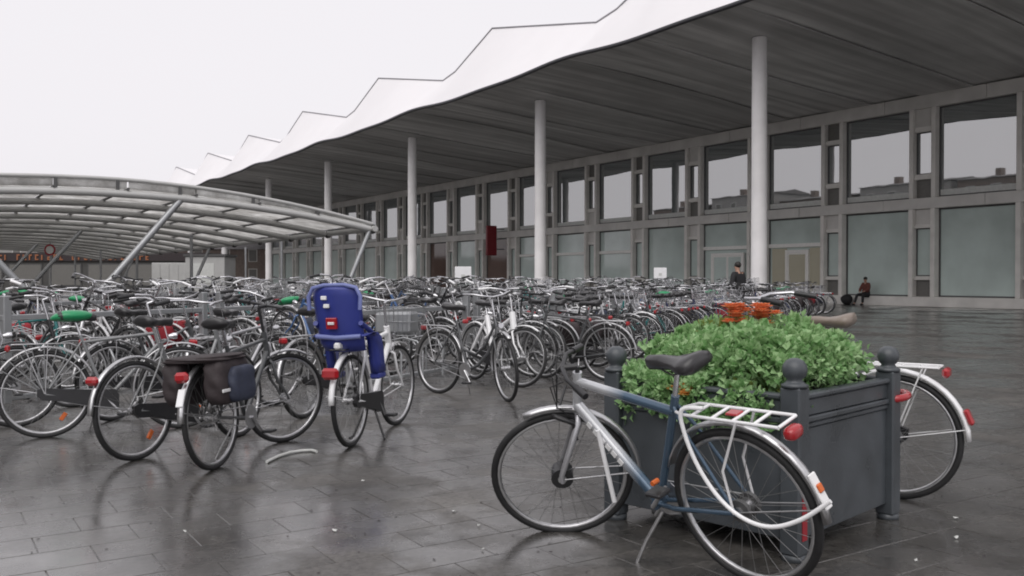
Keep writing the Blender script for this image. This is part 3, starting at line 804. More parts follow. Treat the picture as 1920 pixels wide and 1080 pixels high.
def basket_shape(w=.36, d=.28, h=.24, cx=.58, cz=.80):
    m = MB()
    for z in (cz, cz+h*.5, cz+h):
        e = .85 + .15*(z-cz)/h
        m.tube([(cx-d/2*e, -w/2*e, z), (cx+d/2*e, -w/2*e, z), (cx+d/2*e, w/2*e, z), (cx-d/2*e, w/2*e, z)], .005, 4, closed=True)
    for k in range(9):
        f = -1 + k/4
        for sx in (-1, 1): m.tube([(cx+sx*d/2*.85, f*w/2*.85, cz), (cx+sx*d/2, f*w/2, cz+h)], .0025, 4, caps=False)
        for sy in (-1, 1): m.tube([(cx+f*d/2*.85, sy*w/2*.85, cz), (cx+f*d/2, sy*w/2, cz+h)], .0025, 4, caps=False)
        m.tube([(cx-d/2*.85, f*w/2*.85, cz), (cx+d/2*.85, f*w/2*.85, cz)], .0025, 4, caps=False)
    return m
def light_shape(p, r=.03):
    return MB().tube([Vector(p) + Vector((-.03, 0, 0)), Vector(p) + Vector((.01, 0, .002)), Vector(p) + Vector((.04, 0, .004))], [r*.5, r, r*.95], 10)
def rear_light_shape(p): return MB().box(p, (.04, .085, .055), bev=.014)
G_R, G_F = (R(178), R(20)), (R(100), R(-15))
def spec(**k):
    d = dict(ft='diamond', col='black', guard='silver', bar='swept', steer=0.0, carrier='chrome', case=True, seat='saddle', light=True, basket=None, skirt=False, stand=True, rlight=True, double=False, rim='alu', fm=None)
    d.update(k); return d
def add_bike(loc, hd, lean, sp, label, group='parked bicycles', lod=0, pitch=0.0):
    """hd: world direction the bicycle points; lean: towards its own left"""
    rot = (-lean, -pitch, math.atan2(hd[1], hd[0]))
    if lod == 2: return far_bike(loc, rot, sp, label, group)
    root = thing('bicycle', label, 'bicycle', loc, rot, group)
    fm = sp['fm'] or PAINT[sp['col']]
    GM = {'silver': M['alu'], 'black': PAINT['black'], 'white': M['white_paint'], 'chrome': M['chrome']}
    steer = Matrix.Translation(HB) @ Matrix.Rotation(sp['steer'], 4, AX) @ Matrix.Translation(-HB)
    def P(key, fn, mt, name, front=False, par=None, over=None):
        o = link(name, cm((name,)+key, fn, mt), par or root, mat=over)
        if front: o.matrix_local = steer
        return o
    P((sp['ft'], sp.get('fr', .016)), lambda: frame_shape(sp['ft'], sp.get('fr', .016)), M['alu'], 'frame', over=fm)
    P((bool(sp.get('straight')),), lambda: fork_shape(sp.get('straight')), M['alu'], 'fork', True, over=sp.get('fork') or fm)
    for c, fr in ((RH, False), (FH, True)):
        w = P((fr,), lambda: wheel_rim(c), M['alu'], 'wheel', fr)
        P((fr,), lambda: wheel_tyre(c), M['rubber'], 'tyre', par=w)
        P((fr,), lambda: wheel_spokes(c), M['spoke'], 'spokes', par=w)
        if sp.get('reflector'):
            P((fr, 'r'), lambda: MB().box((c.x+.13, 0, c.z-.19), (.035, .02, .07), Matrix.Rotation(.6, 3, 'Y'), .005), M['orange_lens'], 'reflector', par=w)
    if sp['guard']:
        rg = sp.get('rear_guard') or sp['guard']
        P(('r', sp.get('fat', 1)), lambda: guard(RH, *G_R, R(168), sp.get('fat', 1)), M['alu'], 'mudguard', over=GM[rg])
        P(('f', sp.get('gf')), lambda: guard(FH, sp.get('gf', R(58)), R(195), R(190)), M['alu'], 'mudguard', True, over=GM[sp['guard']])
    b_ = P((sp['bar'],), lambda: bar_shape(sp['bar']), M['chrome'], 'handlebar', True, over=M['black_plastic'] if sp.get('dark_bar') else None)
    for y in (-1, 1): P((sp['bar'], y), lambda: grip_shape(sp['bar'], y), M['black_plastic'], 'grip', par=b_, over=M['white_paint'] if sp.get('white_grip') else None)
    P((), post_shape, M['chrome'], 'seat_post')
    P((), saddle_shape, M['saddle'], 'saddle')
    if sp['seat'] == 'green': P((), cover_shape, M['green_cover'], 'saddle_cover')
    if sp['carrier']: P((), carrier_shape, M['alu'], 'carrier', over={'chrome': M['alu'], 'black': PAINT['black'], 'white': M['white_paint']}[sp['carrier']])
    if sp['case']: P((), case_shape, M['black_plastic'], 'chain_case')
    P((), crank_shape, M['alu'], 'crank')
    for d in (1, -1): P((d,), lambda: pedal_shape(d), M['black_plastic'], 'pedal')
    if sp['light']: P((), lambda: light_shape(HB + Vector((.10, 0, .10))), M['chrome'], 'headlight', True)
    if sp['rlight']: P((), lambda: rear_light_shape((-.79, 0, .735) if sp['carrier'] else (-.865, 0, .56)), M['red_lens'], 'rear_light')
    if sp['stand']: P((sp['double'],), lambda: stand_shape(sp['double']), M['alu'], 'kickstand', over=PAINT['black'] if sp['double'] else None)
    if sp['skirt']: P((), skirt_shape, M['alu'], 'skirt_guard', over=fm)
    if sp.get('bag'): P((), pannier_shape, M['bag_navy'], 'pannier', over=BAGM[sp['bag']])
    if sp['basket']: P((), basket_shape, M['alu'], 'basket', True, over=M['galv'] if sp['basket'] == 'wire' else PAINT['black'])
    return root
def pannier_shape(): return soft_box((-.54, .16, .58), (.17, .075, .17), 5, .03, 12, 8).add(*(lambda m: (m.v, m.f))(soft_box((-.54, -.16, .58), (.17, .075, .17), 5, .03, 12, 8)))
BAGM = {'black': M['bag_brown'], 'navy': M['bag_navy'], 'red': M['red_fabric'], 'pale': M['sill']}
def far_bike(loc, rot, sp, label, group):
    key = ('bicycle', sp['ft'], sp['bar'], round(sp['steer'], 1), sp['basket'], bool(sp['carrier']))
    if key not in _c:
        m = MB(); fr = MB()
        st_ = Matrix.Translation(HB) @ Matrix.Rotation(round(sp['steer'], 1), 4, AX) @ Matrix.Translation(-HB)
        def take(mb, slot, front=False):
            o = len(m.v); m.v += [tuple(st_ @ Vector(p)) if front else p for p in mb.v]
            m.f += [tuple(i+o for i in f) for f in mb.f]; m.m += [slot]*len(mb.f); m.sm += mb.sm
        take(frame_shape(sp['ft']), 0); take(fork_shape(), 0, True)
        for c, f in ((RH, 0), (FH, 1)):
            take(MB().ring(c, .338, .019, 28, 5), 1, f); take(MB().ring(c, .317, .011, 28, 4), 2, f); take(wheel_spokes(c, .0018, 16), 2, f)
        take(guard(RH, *G_R, R(168)), 3); take(guard(FH, R(55), R(195), R(190)), 3, True)
        take(bar_shape(sp['bar']), 2, True)
        for y in (-1, 1): take(grip_shape(sp['bar'], y), 1, True)
        take(saddle_shape(), 4); take(post_shape(), 2); take(case_shape(), 1); take(crank_shape(), 2)
        if sp['carrier']: take(carrier_shape(), 2)
        take(rear_light_shape((-.79, 0, .735)), 5); take(light_shape(HB + Vector((.10, 0, .10))), 2, True)
        if sp['basket']: take(basket_shape(), 2, True)
        _c[key] = m.mesh('bicycle', [M['alu'], M['rubber'], M['chrome'], M['alu'], M['saddle'], M['red_lens']])
    o = link('bicycle', _c[key], None, label, 'bicycle', group)
    o.location = loc; o.rotation_euler = rot
    GM = {'silver': M['alu'], 'black': PAINT['black'], 'white': M['white_paint'], 'chrome': M['chrome'], None: PAINT['black']}
    for i, mt in ((0, PAINT[sp['col']]), (3, GM[sp['guard']])):
        o.material_slots[i].link = 'OBJECT'; o.material_slots[i].material = mt
    if sp['seat'] == 'green': link('saddle_cover', cm(('saddle_cover',), cover_shape, M['green_cover']), o)
    if sp.get('bag'): link('pannier', cm(('pannier',), pannier_shape, M['bag_navy']), o, mat=BAGM[sp['bag']])
    return o
def nrm(x, y): l = math.hypot(x, y); return (x/l, y/l)
def by_rear(rx, ry, hd, off=.52): return (rx + hd[0]*off, ry + hd[1]*off, 0)

# the silver and blue bicycle on its kickstand before the planter
h1 = nrm(-.665, .747)
b1 = add_bike(by_rear(1.045, 3.85, h1), h1, R(16), spec(ft='sport', gf=R(76), straight=True, stand=False, fm=M['two_tone'], fork=PAINT['silver'], guard='silver', rear_guard='silver', bar='low', dark_bar=True, steer=R(44), carrier=None, case=False, light=False, rlight=False, fr=.019),
    'silver and blue city bicycle leaning on its kickstand before the planter')
ax_ = Matrix.Translation(HB) @ Matrix.Rotation(R(44), 4, AX) @ Matrix.Translation(-HB)
dh = MB().tube([(FH.x, -.04, FH.z), (FH.x, .042, FH.z)], .055, 16).build('hub_drum', M['black_plastic'], b1); dh.matrix_local = ax_
dh = MB().tube([(HB.x+.03, .05, HB.z-.05), (HB.x+.10, .06, HB.z+.01), (HB.x+.12, .02, HB.z+.0)], .012, 6).tube([(HB.x+.03, .05, HB.z-.05), (HB.x+.045, .045, HB.z-.14)], .013, 6).build('brake_arm', M['black_plastic'], b1); dh.matrix_local = ax_
MB().tube([(RH.x, -.05, RH.z), (RH.x, -.03, RH.z)], .052, 16).tube([(RH.x, .02, RH.z), (RH.x, .04, RH.z)], .05, 16).build('gear_cluster', M['steel_dark'], b1)
MB().tube([(-.10, .04, .27), (-.03, .11, .14), (.05, .19, -.045)], .009, 6).build('kickstand', M['alu'], b1)
MB().box((.05, .19, -.05), (.03, .03, .012), bev=.004).build('kickstand_foot', M['black_plastic'], b1)
for y in (-.03, .03): MB().tube([HB + Vector((.02, y, .02)), HB + Vector((.09, y*1.5, .05)), HT + Vector((.08, y*3, .08)), HT + Vector((.06, y*5, .09))], .0035, 5).build('brake_cable', M['black_plastic'], b1).matrix_local = ax_
cr1 = MB()
for y in (-.065, .065): cr1.tube([(-.27, y*.4, .765), (-.33, y, .775), (-.79, y, .775)], .0075, 6)
for x in (-.38, -.48, -.58, -.68, -.79): cr1.tube([(x, -.065, .775), (x, .065, .775)], .0075, 6)
for y in (-.075, .075): cr1.tube([(-.60, y*.9, .775), (-.50, y, .55), (-.52, y, .36)], .006, 6)
cr1.build('carrier', M['white_paint'], b1)
soft_box((-.81, 0, .735), (.028, .046, .027), 3.2).build('rear_light', M['red_lens'], b1)
MB().box((-.55, .0, .783), (.06, .05, .012), bev=.004).build('carrier_reflector', M['red_lens'], b1)
MB().box((-.886, 0, .50), (.012, .046, .15), Matrix.Rotation(.40, 3, 'Y'), .004).build('mudguard_sticker', M['white_lens'], b1)
MB().box((-.890, 0, .515), (.012, .03, .035), Matrix.Rotation(.40, 3, 'Y'), .004).build('mudguard_emblem', M['orange_lens'], b1)
cpts = [Vector(p) for p in ((-.42, .03, .80), (-.34, .07, .80), (-.345, .085, .70), (-.40, .10, .56), (-.49, .11, .44), (-.60, .115, .375), (-.72, .11, .365), (-.84, .08, .41), (-.95, .04, .49))]
def smooth_line(p, k=5):
    o = []
    for i in range(len(p)-1):
        a, b_, c, d = p[max(i-1, 0)], p[i], p[i+1], p[min(i+2, len(p)-1)]
        for u in range(k):
            t = u/k; o.append(.5*((2*b_) + (c-a)*t + (2*a-5*b_+4*c-d)*t*t + (3*b_-a-3*c+d)*t**3))
    return o + [p[-1]]
MB().tube(smooth_line(cpts), .0095, 8).build('cable_lock', M['white_paint'], b1)
pass
m = MB()
dv = (HB + AX*.02 - BB)
for f in (.42, .50, .57, .64, .72, .80):
    p = BB + dv*f; m.box(p + Vector((0, .029, 0)), (.032, .004, .026), Matrix.Rotation(-math.atan2(dv.z, dv.x), 3, 'Y'), .001)
m.build('frame_decal', M['white_lens'], b1)
MB().tube([BB + Vector((-.1, .10, .17)), BB + Vector((-.1, .14, .17))], .012, 6).build('pedal_reflector', M['orange_lens'], b1)
pu = MB().tube([HB + Vector((-.15, .04, -.08)), HB + Vector((-.17, .045, -.44))], .012, 8); pu.build('pump', M['white_paint'], b1)

# bicycle behind the planter
h2 = nrm(-.80, .58)
b2 = add_bike(by_rear(2.25, 5.36, h2), h2, R(3), spec(ft='diamond', col='white', guard='white', bar='swept', carrier='white', case=True, stand=True, fat=1.5), 'white bicycle parked behind the planter with its tail past the post')
b2.scale = (1.04, 1.04, 1.04)
for o in b2.children:
    if o.name.startswith('saddle'): o.location = (.13, 0, .02); o.material_slots[0].link = 'OBJECT'; o.material_slots[0].material = M['tan_saddle']
    if o.name.startswith('seat_post'): o.location = (.10, 0, .02)
MB().box((-.90, 0, .50), (.03, .05, .09), Matrix.Rotation(.4, 3, 'Y'), .01).build('reflector', M['red_lens'], b2)
MB().tube([(-.50, .075, .765), (-.505, .085, .6), (-.43, .10, .52), (-.33, .09, .50)], .008, 6).build('strap', M['white_paint'], b2)

# front bicycles beside the open paving
h3 = nrm(.20, .98)
b3 = add_bike(by_rear(-2.02, 6.16, h3), h3, R(4), spec(ft='diamond', col='dark grey', guard='silver', bar='flat', steer=R(-32), dark_bar=True, case=False, carrier='black', rlight=False, light=False, stand=True), 'dark bicycle carrying brown and navy pannier bags at the row end')
MB().box((-.85, 0, .66), (.05, .10, .07), bev=.02).build('rear_light', M['red_lens'], b3)
MB().box((-.877, 0, .53), (.014, .05, .12), Matrix.Rotation(.42, 3, 'Y'), .004).build('mudguard_flash', M['white_paint'], b3)
pb = thing('pannier_bag', 'pair of wet brown and navy pannier bags hanging over a bicycle carrier', 'bag', b3.location, b3.rotation_euler)
def bagbox(x0, x1, y0, y1, z0, z1, name, mt):
    m = soft_box(((x0+x1)/2, (y0+y1)/2, (z0+z1)/2), ((x1-x0)/2, (y1-y0)/2, (z1-z0)/2), 5.0, .03, 28, 20)
    return m.build(name, mt, pb)
bagbox(-.75, -.35, -.225, -.075, .45, .765, 'bag', M['bag_brown']); bagbox(-.75, -.35, .075, .225, .45, .765, 'bag', M['bag_brown'])
bagbox(-.66, -.36, -.275, -.18, .46, .70, 'pocket', M['bag_navy']); bagbox(-.66, -.36, .18, .275, .46, .70, 'pocket', M['bag_navy'])
bagbox(-.76, -.34, -.225, .225, .735, .785, 'flap', M['bag_brown'])
MB().box((-.70, -.228, .55), (.11, .008, .022), bev=.003).build('badge', M['white_lens'], pb)

h4 = nrm(.42, .9)
b4 = add_bike(by_rear(-2.68, 6.47, h4), h4, R(3), spec(ft='step', col='grey', guard='silver', bar='swept', steer=R(8), carrier=None, case=True, reflector=True, rlight=False), 'grey step-through bicycle with silver mudguard and no carrier beside the pannier bicycle')
MB().box((-.87, 0, .60), (.06, .10, .06), bev=.02).build('rear_light', M['red_lens'], b4)
h5 = nrm(.89, .45)
b5 = add_bike(by_rear(-3.80, 7.38, h5), h5, R(4), spec(ft='diamond', col='grey', guard='silver', bar='swept', seat='green', skirt=True, case=True, reflector=True), 'grey bicycle with a bright green saddle cover standing broadside')
h6 = nrm(.21, .98)
b6 = add_bike(by_rear(-1.24, 7.0, h6), h6, R(1), spec(ft='diamond', col='white', guard='white', bar='swept', steer=R(-6), carrier='black', case=True, double=True, basket='wire', rlight=False, fr=.022), 'white bicycle with a blue child seat and wire basket on a double stand')
MB().box((-.90, 0, .60), (.05, .13, .085), bev=.02).build('rear_light', M['red_lens'], b6)
MB().bx(.455, .705, -.165, .165, .815, 1.0, .02).build('basket_liner', M['galv'], b6)
def seat_sec(x, z, w, t, lean):
    q = []
    for j in range(12):
        a = 2*pi*j/12
        q.append((x + t*sin(a)*cos(lean) - .5*(abs(cos(a))**2)*w*-.45, w*cos(a), z + t*sin(a)*sin(lean)))
    return q
secs = [seat_sec(-.50, .78, .13, .05, .2), seat_sec(-.64, .79, .165, .05, .2), seat_sec(-.70, .85, .18, .04, 0), seat_sec(-.74, .98, .185, .03, 0), seat_sec(-.77, 1.10, .19, .028, 0), seat_sec(-.79, 1.20, .195, .026, 0), seat_sec(-.80, 1.25, .18, .022, 0), seat_sec(-.80, 1.27, .15, .018, 0)]
cseat = MB().loft(secs).build('child_seat', M['blue_seat'], b6)
pts_ = [(-.80-.012*0, y, z) for y, z in ((-.20, 1.10), (-.205, 1.20), (-.17, 1.265), (-.08, 1.285), (.08, 1.285), (.17, 1.265), (.205, 1.20), (.20, 1.10))]
cseat.location.z = -.035
MB().tube(pts_, .016, 8).build('shell_rim', M['pale_blue'], cseat)
MB().tube([(-.735, -.175, .90), (-.765, 0, .89), (-.735, .175, .90)], .02, 8).build('shell_rib', M['pale_blue'], cseat)
MB().box((-.785, .03, 1.0), (.03, .085, .085), Matrix.Rotation(-.15, 3, 'Y'), .004).build('sticker', M['red_lens'], cseat)
MB().box((-.803, .03, 1.0), (.012, .05, .02), Matrix.Rotation(-.15, 3, 'Y'), .002).build('sticker_mark', M['white_lens'], cseat)
for y, z in ((.08, 1.19), (.06, 1.13)): MB().box((-.81, y, z), (.02, .045, .03), bev=.004).build('slot', M['white_lens'], cseat)
MB().box((-.735, .0, .83), (.09, .05, .05), bev=.012).build('catch', M['white_lens'], cseat)
for y in (-1, 1):
    m = MB(); m.loft([[(x-.085, .205*y, z), (x+.075, .215*y, z), (x+.075, .165*y, z), (x-.085, .15*y, z)] for x, z in ((-.66, .90), (-.56, .92), (-.47, .88), (-.43, .78), (-.41, .68), (-.38, .60))])
    m.build('leg_guard', M['blue_seat'], cseat)
    MB().box((-.37, .17*y, .575), (.16, .08, .05), bev=.012).build('foot_rest', M['blue_seat'], cseat)
    MB().tube([(-.74, .18*y, 1.00), (-.62, .19*y, .95), (-.52, .18*y, .92)], .02, 7).build('arm_rest', M['blue_seat'], cseat)

# ------------------------------------------------------------------ bicycles packed in the rack rows
ONES = 'first second third fourth fifth sixth seventh eighth ninth tenth eleventh twelfth thirteenth fourteenth fifteenth sixteenth seventeenth eighteenth nineteenth'.split()
TENS = {2: ('twenty', 'twentieth'), 3: ('thirty', 'thirtieth'), 4: ('forty', 'fortieth'), 5: ('fifty', 'fiftieth'), 6: ('sixty', 'sixtieth'), 7: ('seventy', 'seventieth')}
def ordinal(n):
    if n < 20: return ONES[n-1]
    return TENS[n//10][1] if n % 10 == 0 else TENS[n//10][0] + '-' + ONES[n % 10-1]
P0 = Vector((-.15, 11.9, 0)); RV = Vector((*nrm(.455, .89), 0)); RW = Vector((-RV.y, RV.x, 0))
ROWS = [  # offset, t from, t to, spacing, row words
    (0.0, 0.3, 25.2, .52, 'front rack row'),
    (1.9, -1.6, 24.0, .56, 'second rack row'),
    (4.3, -4.2, 22.5, .60, 'third rack row'),
    (6.3, -3.4, 22.0, .64, 'fourth rack row'),
    (8.7, -3.6, 20.0, .70, 'fifth rack row'),
    (10.7, -2.6, 20.0, .80, 'sixth rack row'),
    (13.2, -1.5, 18.0, .90, 'seventh rack row'),
]
custom = [b.location.copy() for b in (b1, b2, b3, b4, b5, b6)]
COLS = ['black']*9 + ['dark grey']*6 + ['grey']*6 + ['silver']*6 + ['white']*2 + ['dark blue']*3 + ['blue'] + ['red'] + ['green'] + ['maroon']*2 + ['teal']*1
FT = ['diamond', 'step', 'mixte', 'diamond', 'step']
FTW = {'diamond': 'diamond frame', 'step': 'step-through', 'mixte': 'twin tube'}
n_b = 0
q = random.Random(11)
row_spots = []
for ri, (off, t0, t1, sp_, rw) in enumerate(ROWS):
    t = t0; n = 0
    while t < t1:
        p = P0 + RV*t + RW*(off + q.uniform(-.14, .14)); t += sp_*q.uniform(.78, 1.3)
        if abs(p.x) > p.y*.585 + .3 or p.y < 8.3: continue
        if any((p - c).length < 1.0 for c in custom): continue
        n += 1
        flip = q.random() < (.62 if ri % 2 == 0 else .4)
        a = q.gauss(0, .17); d = RW if flip else -RW
        d = Matrix.Rotation(a, 3, 'Z') @ d
        s_ = spec(ft=q.choice(FT), col=q.choice(COLS), guard=q.choice(['silver', 'silver', 'black', 'white', 'silver', 'black']), bar=q.choice(['swept', 'swept', 'swept', 'flat']),
                  steer=q.choice([-.3, -.1, 0, 0, .1, .2, .5, -.6]), carrier=q.choice(['chrome', 'chrome', 'black', None]), case=q.random() < .7,
                  seat='green' if q.random() < .07 else 'saddle', basket=q.choice([None]*5 + ['wire', 'black']), skirt=q.random() < .12, white_grip=q.random() < .25, dark_bar=q.random() < .15)
        if q.random() < .22: s_['bag'] = q.choice(['black', 'black', 'navy', 'red', 'pale'])
        if ri == 0 and (18.4 < p.y < 19.2 or 20.6 < p.y < 21.2 or 30.2 < p.y < 32): s_['bag'] = 'red'
        ex = 'with %s panniers' % s_['bag'] if s_.get('bag') else 'with green saddle cover' if s_['seat'] == 'green' else 'with front basket' if s_['basket'] else 'with %s mudguards' % s_['guard']
        lab = '%s %s bicycle %s, %s from near end of %s' % (s_['col'], FTW[s_['ft']], ex, ordinal(n), rw)
        if len(lab.split()) > 16: lab = lab.replace('with ', '')
        pt = q.uniform(.17, .27) if ri and q.random() < .55 else 0.0       # every other place in the rear racks has a raised wheel holder
        add_bike((p.x, p.y, .52*sin(pt)), d, q.gauss(.03, .06), s_, lab, 'bicycles parked in the rack rows', lod=0 if p.y < 15 else 2, pitch=pt)
        n_b += 1
# a few loose bicycles between the front ones and the racks
for x, y, hd, ln, s_, lab in [
    (-3.35, 8.7, (.55, .83), .05, spec(ft='mixte', col='dark grey', guard='silver', steer=.5), 'dark grey bicycle with turned handlebar behind the green saddle cover'),
    (-2.6, 8.75, (.3, .95), -.04, spec(ft='diamond', col='silver', guard='black', steer=-.3), 'silver bicycle with black mudguards behind the pannier bicycle'),
    (-4.9, 8.9, (.9, .43), .04, spec(ft='step', col='black', guard='silver', steer=.2), 'black step-through bicycle behind the broadside grey bicycle'),
    (-4.75, 7.6, (.8, .6), .06, spec(ft='diamond', col='black', guard='black', seat='saddle'), 'black bicycle cut by the picture edge beside the green saddle cover'),
    (-1.75, 8.9, (.35, .93), .05, spec(ft='diamond', col='black', guard='silver', steer=.4), 'black bicycle with silver mudguards between pannier bicycle and child seat'),
    (-.2, 11.25, (.55, -.83), .04, spec(ft='mixte', col='white', guard='white', fr=.034, steer=.35, carrier=None, white_grip=True), 'white bicycle with thick twin tubes at the near end of the front rack row'),
    (.75, 11.7, (-.9, .45), .03, spec(ft='diamond', col='dark grey', guard='silver', seat='saddle', steer=.1), 'dark grey bicycle beside the white bicycle with thick twin tubes'),
    (-.45, 9.9, (.75, -.66), .05, spec(ft='step', col='dark grey', guard='silver', steer=-.5, case=False), 'dark grey step-through bicycle turned across the aisle behind the child seat'),
]:
    add_bike((x, y, 0), nrm(*hd), ln, s_, lab, 'bicycles loose beside the racks')

# racks: rail on posts with wheel hoops, in three metre lengths
rp = MB().bx(-.045, .045, -.045, .045, 0, 1.12, .008).mesh('post', M['galv'])
rl = MB().bx(-1.4, 1.4, -.03, .03, .86, .92, .006).mesh('rail', M['galv'])
rf = MB().bx(-1.4, 1.4, -.03, .03, .03, .08, .006).mesh('base_rail', M['galv'])
hp = MB().tube([(0, -.28, .03), (0, -.28, .38), (0, -.2, .50), (0, 0, .54), (0, .2, .50), (0, .28, .38), (0, .28, .03)], .014, 6).mesh('wheel_hoop', M['galv'])
for ri, (off, t0, t1, sp_, rw) in enumerate(ROWS):
    if ri not in (1, 2, 4, 6): continue
    o2 = off - (.95 if ri in (1,) else .9); t = t0 + 1.0; k = 0
    while t < t1 - 1:
        p = P0 + RV*t + RW*o2
        t += 3.0
        if p.y < 8.2 or abs(p.x) > p.y*.58: continue
        k += 1
        r = thing('bicycle_rack', 'galvanised rack length with wheel hoops, %s from the near end before the %s' % (ordinal(k), rw), 'bicycle rack', (p.x, p.y, 0), (0, 0, math.atan2(RV.y, RV.x)), 'galvanised bicycle racks')
        for x in (-1.35, 1.35):
            o = link('post', rp, r); o.location.x = x
        link('rail', rl, r); link('base_rail', rf, r)
        for i in range(6):
            o = link('wheel_hoop', hp, r); o.location.x = -1.2 + .48*i
# bits on the racks
def plate(x, y, z, w, h, label):
    t = thing('notice_board', label, 'notice board', (x, y, 0), group='white notices above the bicycles')
    MB().tube([(0, .03, 0), (0, .03, z+h)], .025, 6).build('post', M['galv'], t)
    MB().bx(-w/2, w/2, -.02, .003, z, z+h, .005).build('board', M['white_paint'], t)
    MB().bx(-w*.12, w*.12, -.025, -.021, z+h*.25, z+h*.5).build('mark', M['sill'], t)
plate(-1.25, 23.2, 1.2, .42, .40, 'white notice board above the bicycles below the tall red sign')
plate(4.18, 25.6, 1.3, .36, .30, 'small white notice board above the bicycles between the two tall columns')
def sack(x, y, z, r, mt, label, nm='bag', cat='bag'):
    m = MB(); m.ball((0, 0, 0), r, 12, 9)
    m.v = [(a*(1+.12*sin(9*b_+5*c/r[2]*.3)), b_*(1+.1*sin(13*c)), c*(1+.08*sin(11*a))) for a, b_, c in m.v]
    o = m.build(nm, mt); o.location = (x, y, z); tag(o, label, cat)
    return o
# ------------------------------------------------------------------ planter with its plant
PA, PB, PCn = Vector((.53, 4.86, 0)), Vector((1.32, 4.32, 0)), Vector((2.07, 4.95, 0))
ex = (PCn - PB); ex.normalize(); ey = (PA - PB)
ey = (ey - ex*ey.dot(ex)*1.0); wy = ey.length; ey.normalize()
ctr = (PA + PCn)/2; half = .52
ang = math.atan2(ex.y, ex.x) + R(5)
pl = thing('planter', 'square slate grey planter box with ball topped corner posts', 'planter', (ctr.x, ctr.y, 0), (0, 0, ang))
for sx in (-1, 1):
    for sy in (-1, 1):
        m = MB(); x, y = sx*half, sy*half
        m.bx(x-.05, x+.05, y-.05, y+.05, .03, .80, .008)
        post = m.build('corner_post', M['planter'], pl)
        MB().lathe((x, y, 0), [(.058, 0), (.058, .03)], 14).build('foot', M['planter'], post)
        MB().lathe((x, y, .80), [(.062, 0), (.062, .012), (.045, .02), (.034, .035), (.05, .05), (.058, .075), (.055, .10), (.04, .122), (.018, .133)], 18).build('ball_finial', M['planter'], post)
for k in range(4):
    rot = Matrix.Rotation(k*pi/2, 3, 'Z'); h = half
    def face(*bs):
        m = MB()
        for (x0, x1, y0, y1, z0, z1, b_) in bs: m.bx(x0, x1, y0, y1, z0, z1, b_)
        m.v = [tuple(rot @ Vector(p)) for p in m.v]; return m
    face((-h+.05, h-.05, -h-.012, -h+.02, .09, .60, .004)).build('side_panel', M['planter'], pl)
    face((-h+.05, h-.05, -h-.022, -h+.02, .603, .625, .004), (-h+.05, h-.05, -h-.03, -h+.02, .628, .655, .006)).build('moulding', M['planter'], pl)
    face((-h+.05, h-.05, -h-.016, -h+.02, .658, .735, .004)).build('top_rail', M['planter'], pl)
    face((-h+.05, h-.05, -h-.034, -h+.03, .738, .765, .008)).build('rim', M['planter'], pl)
MB().bx(-half-.022, -half+.022, -half-.054, -half-.0505, .10, .42).build('red_stripe', M['red_fabric'], pl)
MB().bx(-half+.03, half-.03, -half+.03, half-.03, .60, .70).build('soil', M['soil'], pl)
plant = thing('plant', 'dense bright green curly leaved plant spilling over the planter', 'plant', (ctr.x, ctr.y, .70), (0, 0, ang))
lf = MB(); ly = MB(); q = random.Random(5)
def rosette(mb, c, r, n, ls):
    c = Vector(c)
    for _ in range(n):
        d = Vector((q.gauss(0, 1), q.gauss(0, 1), q.gauss(.35, 1))).normalized()
        p = c + d*r*q.uniform(.55, 1.05)
        t = (d + Vector((q.gauss(0, .5), q.gauss(0, .5), q.gauss(0, .5)))).normalized()
        s = t.orthogonal().normalized(); s = (Matrix.Rotation(q.uniform(0, 2*pi), 3, t) @ s)
        l, w = ls*q.uniform(.7, 1.3), ls*q.uniform(.35, .6)
        nn = t.cross(s)
        mb.add([p, p + s*w + t*l*.5 + nn*w*.4, p + t*l - nn*w*.3, p - s*w + t*l*.5 + nn*w*.4], [(0, 1, 2), (0, 2, 3)], False)
cnt = 0
while cnt < 250:
    x, y = q.uniform(-.62, .62), q.uniform(-.62, .62)
    e = (abs(x/.62)**2.6 + abs(y/.62)**2.6)**(1/2.6)
    if e > 1 or x - y > .66 or y < -.47 or (x < -.40 and y < -.40): continue
    top = .05 + .27*(1 - e**2.2)**.75 + .035*sin(9*x+2)*sin(8*y)
    if e > .82: top = .05 + q.uniform(-.09, .06)
    # thin spot by the near post where yellow stems show
    rosette(lf, (x, y, top - q.uniform(0, .085)), q.uniform(.042, .092), q.choice([60, 80, 95]), q.choice([.024, .03, .036, .042]))
    cnt += 1
for _ in range(120):
    x, y = q.uniform(-.42, .42), q.uniform(-.42, .42); rosette(lf, (x, y, q.uniform(.03, .2)), .07, 24, .045)
for _ in range(4):
    a = q.uniform(-.2, .2); rosette(ly, (-.42+a*.5, -.30+q.uniform(-.1, .15), q.uniform(.04, .10)), .05, 30, .03)
for _ in range(10): rosette(ly, (q.uniform(-.05, .4), q.uniform(.0, .45), .30+q.uniform(-.02, .03)), .05, 34, .03)
lf.build('foliage', M['leaf'], plant, kind='stuff'); ly.build('yellow_foliage', M['leaf_yellow'], plant, kind='stuff')
def blossom(c, r, mt, name='flower'):
    m = MB()
    for ring_, (n, rr, el) in enumerate(((9, 1, .25), (8, .8, .7), (6, .5, 1.1))):
        for k in range(n):
            a = 2*pi*k/n + ring_*.4 + q.uniform(-.1, .1)
            d = Vector((cos(a)*cos(el), sin(a)*cos(el), sin(el))); s = Vector((-sin(a), cos(a), 0))*r*.38; u = d.cross(s).normalized()*r*.15
            m.add([Vector(c), Vector(c)+d*r*rr*.6+s+u, Vector(c)+d*r*rr, Vector(c)+d*r*rr*.6-s+u], [(0, 1, 2), (0, 2, 3)], False)
    return m.build(name, mt, plant)
